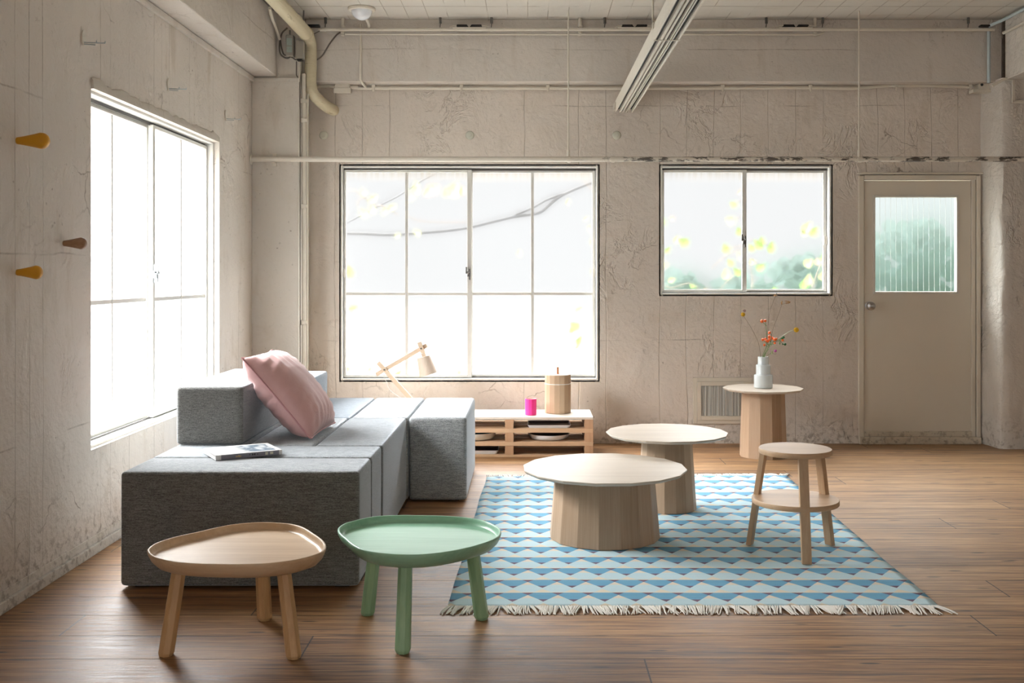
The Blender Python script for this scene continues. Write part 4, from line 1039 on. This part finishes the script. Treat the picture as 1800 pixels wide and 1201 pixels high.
for k in range(7): hb += [(.014, -.045+k*.012), (.018, -.041+k*.012), (.014, -.037+k*.012)]
MB().lathe(hb+[(.014, .09)], (0, 0, 0), 14).build('boss', m_pipe, sg, smooth=60, world=False)
for px, lb in ((1020, 'threaded boss under the ceiling right of the first hanger rod'), (1434, 'threaded boss under the ceiling right of the last black winged clip')): c = copy_tree(sg); c.location.x = P(px, 0, YT).x; c['label'] = lb

# fat insulated pipe
XP = -1.632
fp = thing('insulated_pipe', 'fat yellowish wrapped pipe coming along the ceiling and turning into the back wall', 'pipe', (XP, 7.75, 3.08))
zb = 3.085
pa = [(XP, YF+.02, zb), (XP, 3.0, zb), (XP, 6.5, zb), (XP, 7.62, zb)]
MB().tube(pa, .050, 24).build('ceiling_run', m_wrap, fp, smooth=60)
MB().tube([(XP, 7.605, zb), (XP, 7.63, zb)], .055, 24).build('collar', m_wrap, fp, smooth=60)
pb_ = smooth_path([(XP, 7.62, zb), (XP, 7.71, zb-.01), (XP+.004, 7.765, zb-.06), (XP+.002, 7.775, zb-.18), (XP, 7.775, zb-.33), (XP+.010, 7.785, zb-.40), (XP+.045, 7.84, zb-.450), (XP+.095, 7.92, zb-.490), (XP+.125, 8.04, zb-.500)], 6)
MB().tube(pb_, .044, 24).build('elbow_run', m_wrap, fp, smooth=60)

# vertical conduits in the corner
conduit('conduit', 'thicker vertical conduit in the corner beside the pier', [(-1.672, 7.72, P(0, 130, 7.72).z), (-1.672, 7.72, .02)], .0145, m_pipe)
conduit('conduit', 'thin vertical conduit right of the thicker one in the corner', smooth_path([(-1.640, 7.74, P(0, 165, 7.74).z), (-1.648, 7.74, P(0, 200, 7.74).z), (-1.650, 7.74, 1.5), (-1.650, 7.74, .02)], 4), .007, m_pipe)
cc = thing('conduit_clip', 'clip on the corner conduits, uppermost below the fat pipe', 'clip', (-1.672, 7.72, P(0, 178, 7.72).z), group='clips of the corner conduits')
MB().box(-.023, .010, -.019, .004, -.018, .018).box(-.006, .030, -.021, -.003, -.012, .012).build('clip_body', m_pipe, cc, bevel=.003, world=False)
for py, lb in ((212, 'clip on the corner conduits, second from the top'), (363, 'clip on the corner conduits just below the long water pipe'), (567, 'clip on the corner conduits, lowest, above the sofa')): c = copy_tree(cc); c.location.z = P(0, py, 7.72).z; c['label'] = lb
conduit('conduit', 'narrow vertical raceway dropping from the ceiling lamp over the back beam', [(P(633.5, 0, 7.85).x, 7.853, ZC-.04), (P(634, 0, 7.85).x, 7.853, P(0, 60, 7.85).z), (P(633.5, 0, 7.85).x, 7.853, 2.79), (P(637, 0, 7.85).x, 7.87, 2.762), (P(640, 0, 7.9).x, 7.97, 2.755)], .0095, m_pipe)

# electrical boxes and cables
eb = thing('meter_box', 'small grey electrical box with two pale labels high on the corner pier', 'electrical box', tuple(P(508.5, 80, 7.60)))
q0, q1 = P(502, 61, 7.6), P(515.5, 99, 7.6)
MB().box(q0.x, q1.x, 7.60, 7.664, q1.z, q0.z).build('box_body', m_box, eb, bevel=.006)
MB().box(q0.x+.008, q1.x-.010, 7.5975, 7.5995, P(0, 80, 7.6).z, P(0, 67, 7.6).z).build('label_plate', m_boxlab, eb)
MB().box(q0.x+.008, q1.x-.010, 7.5975, 7.5995, P(0, 92, 7.6).z, P(0, 81.5, 7.6).z).build('label_plate', m_boxlab, eb)
MB().tube([P(509.5, 53, 7.63), P(509.5, 61, 7.63)], .006, 8).build('lug', m_dmetal, eb)
eb2 = thing('meter_box', 'grey electrical box half hidden behind the fat wrapped pipe', 'electrical box', tuple(P(526, 84, 7.62)))
q0, q1 = P(519.3, 71, 7.6), P(533, 103, 7.6)
MB().box(q0.x, q1.x, 7.602, 7.664, q1.z, q0.z).build('box_body', m_box, eb2, bevel=.006)
MB().box(q0.x+.01, q1.x-.012, 7.606, 7.655, q1.z-.012, q1.z).build('terminal', m_black, eb2)
def cable(label, pts, r=.006, mat=None):
    return conduit('cable', label, pts, r, mat or m_cable, 'cable', smooth_k=6, n=8)
cable('looped grey cable hanging left of the labelled electrical box', [P(505, 49, 7.64), P(496, 58, 7.63), P(492.5, 70, 7.63), P(491, 84, 7.63), P(493, 95, 7.62), P(500, 101, 7.62), P(507, 102, 7.62), P(511, 97, 7.62)])
cable('second loop of grey cable under the labelled electrical box', [P(492, 68, 7.645), P(495, 85, 7.64), P(499, 96, 7.64), P(508, 98, 7.61), P(514, 101, 7.62), P(519, 104.5, 7.62), P(525, 105, 7.63)])
cable('dark cable sagging from the box behind the fat pipe up to the ceiling pipes', [P(541, 107, 7.835), P(557, 105, 7.835), P(567, 97, 7.83), P(574, 86, 7.83), P(580, 76, 7.83), P(591, 62, 7.83), P(598, 57, 7.822)])
cable('short cable rising right of the fat pipe', [P(545, 62, 7.8), P(553, 59, 7.8), P(562, 54.5, 7.8)], .004)
conduit('conduit', 'dark thin drop line at the edge of the upper pier', [P(521, 108, 7.655), P(521, 132, 7.655), P(526, 140, 7.67), P(527.5, 200, 7.69), P(527.5, 640, 7.70)], .004, m_cable)
conduit('conduit', 'short cream conduit coming off the left beam above the labelled box', smooth_path([P(474, 14, 7.2), P(478, 32, 7.35), P(483, 44, 7.5), P(491.5, 69, 7.62)], 4), .011, m_pipe)
conduit('conduit', 'thin dark line running along the top of the left beam', [(-1.845, YF+.05, ZC-.02), (-1.845, 7.3, ZC-.02), (-1.82, 7.40, ZC-.05)], .007, m_cable)
rod = thing('hanger_rod', 'dark threaded hanger rod above the elbow of the fat pipe', 'rod', (P(533.5, 30, 7.6).x, 7.6, ZC))
MB().tube([P(534, 18, 7.6), P(533, 45, 7.6)], .006, 8).ball(P(533, 41, 7.6), .014).ball(P(533, 50, 7.6), .010).build('rod', m_dmetal, rod)
# right-hand conduits
conduit('conduit', 'pale blue vertical conduit in the right corner above the junction box', [P(1738, 44, 7.83), P(1738, 146, 7.83)], .012, m_bluepipe)
conduit('conduit', 'pale blue conduit along the ceiling over the right side beam', [P(1738, 46, 7.80), (3.565, 7.72, ZC-.03), (3.565, 3.0, ZC-.03)], .012, m_bluepipe)
conduit('ceiling_pipe', 'cream pipe along the right side beam below the ceiling', [(3.560, 7.75, P(0, 58, 7.75).z), (3.560, 2.0, P(0, 58, 7.75).z)], .012, m_pipe)
rc = MB(); w_ = .011
for a, b in ((P(1744, 151, 7.75), P(1766, 139, 7.75)), (P(1764, 139, 7.75), P(1783, 139, 7.75)), (P(1781, 137, 7.75), P(1781, 180, 7.75)), (P(1779, 179, 7.75), P(1830, 179, 7.75))): rc.bar(a, b, .020, .016)
tag(rc.build('cable_raceway', m_pipe, bevel=.002), 'stepped white cable raceway on the upper right corner', 'raceway')

# ceiling lamp
cl = thing('ceiling_lamp', 'small round white glass ceiling lamp near the corner', 'lamp', (P(636, 0, 7.53).x, 7.53, ZC))
MB().lathe([(.060, 0), (.098, -.002), (.100, -.010), (.094, -.020), (.078, -.022)], (0, 0, 0), 36).build('canopy', m_pipe, cl, smooth=50, world=False)
MB().lathe([(.076, -.018), (.074, -.034), (.064, -.056), (.045, -.075), (.022, -.086), (.001, -.089)], (0, 0, 0), 36).build('lamp_glass', plain('opal_glass', (.78, .80, .84), .15, spec=.6), cl, smooth=60, world=False)
MB().tube(smooth_path([(-.02, .095, -.01), (.0, .16, -.03), (.012, .25, -.06), (.0, .315, -.075)], 4), .010, 10).build('cord_cover', m_pipe, cl, smooth=60, world=False)

# multi-channel curtain track hung from the ceiling
tx0, tx1, tz = .672, .805, 2.557
tk = thing('ceiling_track', 'long white multi channel sliding track hanging from the ceiling', 'track', (tx0, 4, tz))
ty0, ty1 = -1.0, 7.955
tb = MB().box(tx0, tx1, ty0, ty1, tz+.030, tz+.090).box(tx0, tx0+.006, ty0, ty1, tz, tz+.030).box(tx1-.010, tx1, ty0, ty1, tz, tz+.030)
tb.build('track_body', m_pipe, tk, bevel=.001)
MB().box(tx0+.006, tx1-.010, ty0+.002, ty1-.002, tz+.024, tz+.0301).build('channel_shade', m_slot, tk)  # near-black strip, shade inside the slots put into the colour
edges = [(.030, .044), (.056, .068), (.078, .084), (.090, .096)]
for a, b in ((.029, .043), (.052, .063), (.081, .086), (.092, .098)):
    MB().box(tx0+a, tx0+b, ty0, ty1, tz, tz+.024).build('rail', m_pipe, tk)
for yy in (5.5, 2.6, 0.4):
    MB().box(tx0-.012, tx0-.004, yy-.012, yy+.012, tz+.06, ZC).box(tx0-.012, tx1+.008, yy-.012, yy+.012, tz+.092, tz+.098).box(tx1+.003, tx1+.009, yy-.012, yy+.012, tz+.092, ZC).build('hanger', m_pipe, tk)
for yy in (5.5,):
    MB().box(tx0-.004, tx1+.004, yy-.006, yy+.006, tz-.004, tz).build('strap', m_pipe, tk)
MB().box(tx0-.012, tx0+.0, 7.90, 8.028, tz+.02, tz+.07).build('end_bracket', m_pipe, tk)

# wall plugs (round caps) and vent
cap = thing('wall_plug', 'pale round plug on the back wall just below the fat pipe elbow', 'cap', (P(569, 238, YB).x, YB, P(0, 238, YB).z), group='round caps between the pipes on the back wall')
Mr = Matrix.Rotation(PI/2, 4, 'X')
MB().lathe([(.034, 0), (.034, .004), (.028, .009), (.012, .010), (.001, .011)], (0, 0, 0), 24, M=Mr).build('cap_disc', plain('cap_green', (.58, .58, .49), .45), cap, smooth=50, world=False)
MB().lathe([(.013, .009), (.012, .014), (.001, .015)], (0, 0, 0), 16, M=Mr).build('cap_boss', plain('cap_boss', (.58, .58, .49), .45), cap, smooth=50, world=False)
for px, lb in ((826, 'pale round plug on the back wall above the middle of the big window'), (1084, 'pale round plug on the back wall below the end of the ceiling track')): c = copy_tree(cap); c.location.x = P(px, 0, YB).x; c['label'] = lb

vt = thing('wall_vent', 'framed low wall vent with grey pleated cloth behind thin bars', 'vent', (1.52, YB, .33))
vx0, vx1, vz0, vz1 = 1.279, 1.765, .154, .512
fb = MB()
for (o_, i_, d) in ((0, .030, .012), (.030, .062, .020)):
    a, b, c_, e_ = vx0+o_, vx1-o_, vz0+o_, vz1-o_; w = i_-o_
    fb.box(a, a+w, YB-d, YB-.001, c_, e_).box(b-w, b, YB-d, YB-.001, c_, e_).box(a+w, b-w, YB-d, YB-.001, c_, c_+w).box(a+w, b-w, YB-d, YB-.001, e_-w, e_)
fb.build('vent_frame', m_door, vt, bevel=.002)
pl = MB(); n_ = 150; a0, b0 = vx0+.062, vx1-.062
for k in range(n_+1):
    x = a0+(b0-a0)*k/n_
    top = YB-.008+-.002+.0016*math.sin(k*.55+1.3*math.sin(k*.11)); bot = YB-.008+-.002+.0016*math.sin(k*.55+.9+1.6*math.sin(k*.09))
    pl.v += [(x, top, vz1-.062), (x, (top+bot)/2, (vz0+vz1)/2), (x, bot, vz0+.062)]
for k in range(n_): b = 3*k; pl.f += [(b, b+3, b+4, b+1), (b+1, b+4, b+5, b+2)]
pl.build('pleated_cloth', plain('grey_cloth', (.42, .42, .39), .8), vt, smooth=80)
for k in range(8):
    x = a0+.033+k*.052
    if x < b0-.01: MB().tube([(x, YB-.017, vz0+.058), (x, YB-.017, vz1-.058)], .0018, 6).build('bar', m_pipe, vt)

# ------------------------------------------------------------------ outside: creepers, branch, hedge
def leaf_mat(name, c):
    n = N(name, .5, .3); t = n.t
    tr = t.nodes.new('ShaderNodeBsdfTranslucent'); df = t.nodes.new('ShaderNodeBsdfDiffuse'); mx = t.nodes.new('ShaderNodeMixShader')
    tr.inputs[0].default_value = (*c, 1); df.inputs[0].default_value = (c[0]*.6, c[1]*.7, c[2]*.5, 1); mx.inputs[0].default_value = .35
    t.links.new(tr.outputs[0], mx.inputs[1]); t.links.new(df.outputs[0], mx.inputs[2]); t.links.new(mx.outputs[0], n.out.inputs['Surface']); return n.m
lm_y = leaf_mat('leaf_yellow', (.27, .28, .13)); lm_g = leaf_mat('leaf_green', (.16, .26, .075)); lm_o = leaf_mat('leaf_orange', (.30, .20, .14))
m_twig = plain('twig', (.26, .20, .15), .8); m_bark = plain('bark', (.035, .034, .034), .9)
def leaf(mb, c, s, ang, tilt, sp=1.0):
    sh_ = [(0, -.5), (.28, -.42), (.45, -.1), (.30, .12), (.22, .30), (0, .55), (-.22, .30), (-.30, .12), (-.45, -.1), (-.28, -.42)]
    ca, sa = math.cos(ang), math.sin(ang)
    vs = [Vector((c.x, c.y-.1*s, c.z))]
    for x, z in sh_:
        x, z = x*s*sp, z*s
        vs.append(Vector((c.x+x*ca-z*sa, c.y+abs(x)*tilt, c.z+x*sa+z*ca)))
    mb.add(vs, [(0, i, i % 10+1) for i in range(1, 11)])
def creeper(label, stems, leaves, Y0, edge):
    c = P(*leaves[0][:2], Y0); t = thing('creeper', label, 'creeper', tuple(c), group=None)
    if stems:
        mb = MB(); e_ = P(edge, 0, Y0).x
        mb.tube([(e_, Y0, -.3), (e_+.01, Y0, .6), (e_, Y0, 1.4), (e_, Y0, P(0, leaves[0][1], Y0).z)], .006, 8)
        for s in stems: mb.tube(smooth_path([P(x, y, Y0+random.uniform(-.01, .01)) for x, y in s], 4), .003, 6)
        mb.build('stem', m_twig, t, smooth=80)
    for m, nm in ((lm_y, 'y'), (lm_g, 'g'), (lm_o, 'o')):
        mb = MB()
        for x, y, s, k in leaves:
            if k == nm: leaf(mb, P(x, y, Y0+random.uniform(-.03, .03)), s*.0044, random.uniform(-1.2, 1.2), .3, random.uniform(.7, 1.1))
        if mb.v: mb.build('foliage', m, t, smooth=80)
Y1 = 8.36
creeper('yellow leaved creeper twigs behind the upper left pane of the big back window', [[(603, 340), (622, 335), (640, 348), (660, 362), (672, 362), (700, 378)], [(628, 362), (634, 350), (645, 348)]],
        [(657, 350, 20, 'y'), (640, 375, 22, 'y'), (655, 368, 18, 'y'), (690, 365, 18, 'y'), (640, 338, 14, 'y'), (608, 372, 10, 'o'), (676, 372, 14, 'y'), (615, 478, 24, 'g'), (606, 492, 14, 'y')], Y1, 585)
creeper('autumn coloured leaves behind the second pane of the big back window', [[(716, 380), (735, 388), (770, 391), (822, 391)]],
        [(732, 332, 26, 'y'), (722, 345, 18, 'y'), (762, 332, 24, 'o'), (752, 338, 18, 'o'), (798, 334, 30, 'y'), (812, 336, 18, 'o'), (785, 340, 18, 'y'), (734, 409, 14, 'y'), (700, 414, 10, 'y')], Y1, 826)
creeper('pale leaves low behind the left half of the big back window', [[(606, 545), (618, 540), (632, 545)]],
        [(622, 543, 18, 'g'), (605, 582, 10, 'g'), (640, 645, 14, 'o'), (652, 650, 14, 'g'), (612, 650, 14, 'g'), (703, 656, 16, 'g'), (697, 658, 12, 'y'), (808, 655, 14, 'g'), (830, 662, 10, 'g')], Y1, 590)
creeper('pale leaves behind the right edge of the big back window', [[(1046, 340), (1036, 330), (1028, 318)], [(1046, 560), (1036, 590), (1040, 640)]],
        [(1038, 402, 14, 'y'), (1040, 425, 12, 'y'), (1030, 385, 10, 'y'), (1018, 546, 16, 'y'), (1010, 575, 20, 'g'), (1004, 582, 14, 'g'), (1018, 600, 20, 'g'), (1014, 612, 12, 'y'), (998, 355, 12, 'y'), (913, 445, 12, 'y'), (1042, 476, 12, 'y')], Y1, 1066)
creeper('green leaved creeper behind the left pane of the small back window', [[(1164, 500), (1180, 506), (1210, 498), (1228, 508)], [(1308, 350), (1290, 358), (1280, 362)], [(1306, 470), (1285, 488), (1262, 512)], [(1306, 380), (1285, 387)], [(1306, 432), (1275, 437)], [(1250, 472), (1275, 450), (1306, 436)]],
        [(1201, 426, 20, 'g'), (1188, 421, 14, 'y'), (1166, 391, 12, 'g'), (1180, 384, 9, 'o'), (1173, 440, 14, 'g'), (1282, 388, 18, 'y'), (1288, 360, 14, 'g'), (1275, 437, 18, 'g'), (1299, 407, 16, 'g'), (1283, 462, 16, 'g'), (1300, 450, 16, 'y'), (1275, 482, 20, 'y'), (1295, 478, 18, 'g'), (1180, 492, 14, 'y'), (1168, 465, 12, 'y'), (1216, 503, 10, 'g'), (1300, 338, 10, 'o'), (1240, 510, 10, 'o')], Y1, 1150)
creeper('green leaved creeper behind the right pane of the small back window', [[(1315, 422), (1335, 424), (1350, 432)], [(1316, 455), (1325, 458), (1332, 468)], [(1455, 440), (1440, 470), (1425, 510)], [(1456, 500), (1440, 508)], [(1316, 460), (1322, 490), (1320, 512)]],
        [(1355, 435, 22, 'g'), (1332, 430, 22, 'g'), (1320, 436, 16, 'g'), (1338, 424, 16, 'g'), (1336, 470, 18, 'g'), (1417, 400, 24, 'y'), (1430, 408, 20, 'g'), (1412, 410, 14, 'y'), (1420, 462, 18, 'y'), (1448, 452, 16, 'g'), (1412, 500, 18, 'g'), (1420, 492, 20, 'y'), (1446, 485, 18, 'y'), (1436, 460, 14, 'o'), (1360, 510, 12, 'g'), (1320, 460, 12, 'y')], Y1, 1474)
Y2 = 8.75
br = thing('branch', 'dark bare branch crossing behind the big back window', 'branch', tuple(P(820, 404, Y2)))
bp = smooth_path([P(x, y, Y2) for x, y in ((560, 415), (604, 411), (640, 411), (680, 413), (720, 411), (760, 408), (800, 404), (830, 399), (870, 389), (905, 381), (935, 377), (952, 372), (968, 358), (985, 345), (1010, 333), (1045, 319), (1090, 300))], 4)
MB().tube(bp, [.013]*len(bp), 8).tube(smooth_path([P(905, 378, Y2), (P(935, 366, Y2)), P(960, 352, Y2), P(990, 341, Y2)], 5), .010, 8).build('bough', m_bark, br, smooth=80)
br['label'] = 'thin dark tree outside whose bare bough crosses behind the big back window'
txp = P(1100, 0, Y2).x
MB().tube([(txp+.05, Y2, -.3), (txp, Y2, .8), (txp+.02, Y2, 1.7), (txp-.02, Y2, 2.9)], [.05, .045, .035, .02], 12).build('trunk', m_bark, br, smooth=80)
wr = thing('cable', 'thin line slanting across outside the big back window', 'cable', tuple(P(660, 365, Y2)))
MB().tube(smooth_path([P(x, y, Y2+.1) for x, y in ((470, 440), (590, 402), (604, 395), (640, 376), (670, 360), (700, 345), (730, 325), (760, 308), (800, 290), (950, 225))], 4), .007, 8).build('line', m_bark, wr)
# clipped hedge beyond the small window and the door
rh = random.Random(11); hb = MB()
hx0, hx1, hy, hz = 1.15, 8.5, 10.6, 1.48
for k in range(3400):
    x = rh.uniform(hx0, hx1); zt_ = hz+.12*math.sin(x*2.1)+.08*math.sin(x*5.3)-(.35*max(0, (2.2-x)))+.16*max(0,min(1.5,x-2.8)); z = rh.uniform(-.3, zt_); y = hy+rh.uniform(-.35, .35)
    leaf(hb, Vector((x, y, z)), rh.uniform(.10, .2), rh.uniform(0, 6.28), rh.uniform(-.6, .6))
hd = hb.build('hedge', leaf_mat('hedge_leaf', (.07, .098, .090)), smooth=80)
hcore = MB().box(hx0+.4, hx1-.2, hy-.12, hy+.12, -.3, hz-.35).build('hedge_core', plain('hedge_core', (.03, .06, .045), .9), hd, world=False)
tag(hd, 'dark clipped hedge outside beyond the small window and the door', 'hedge')
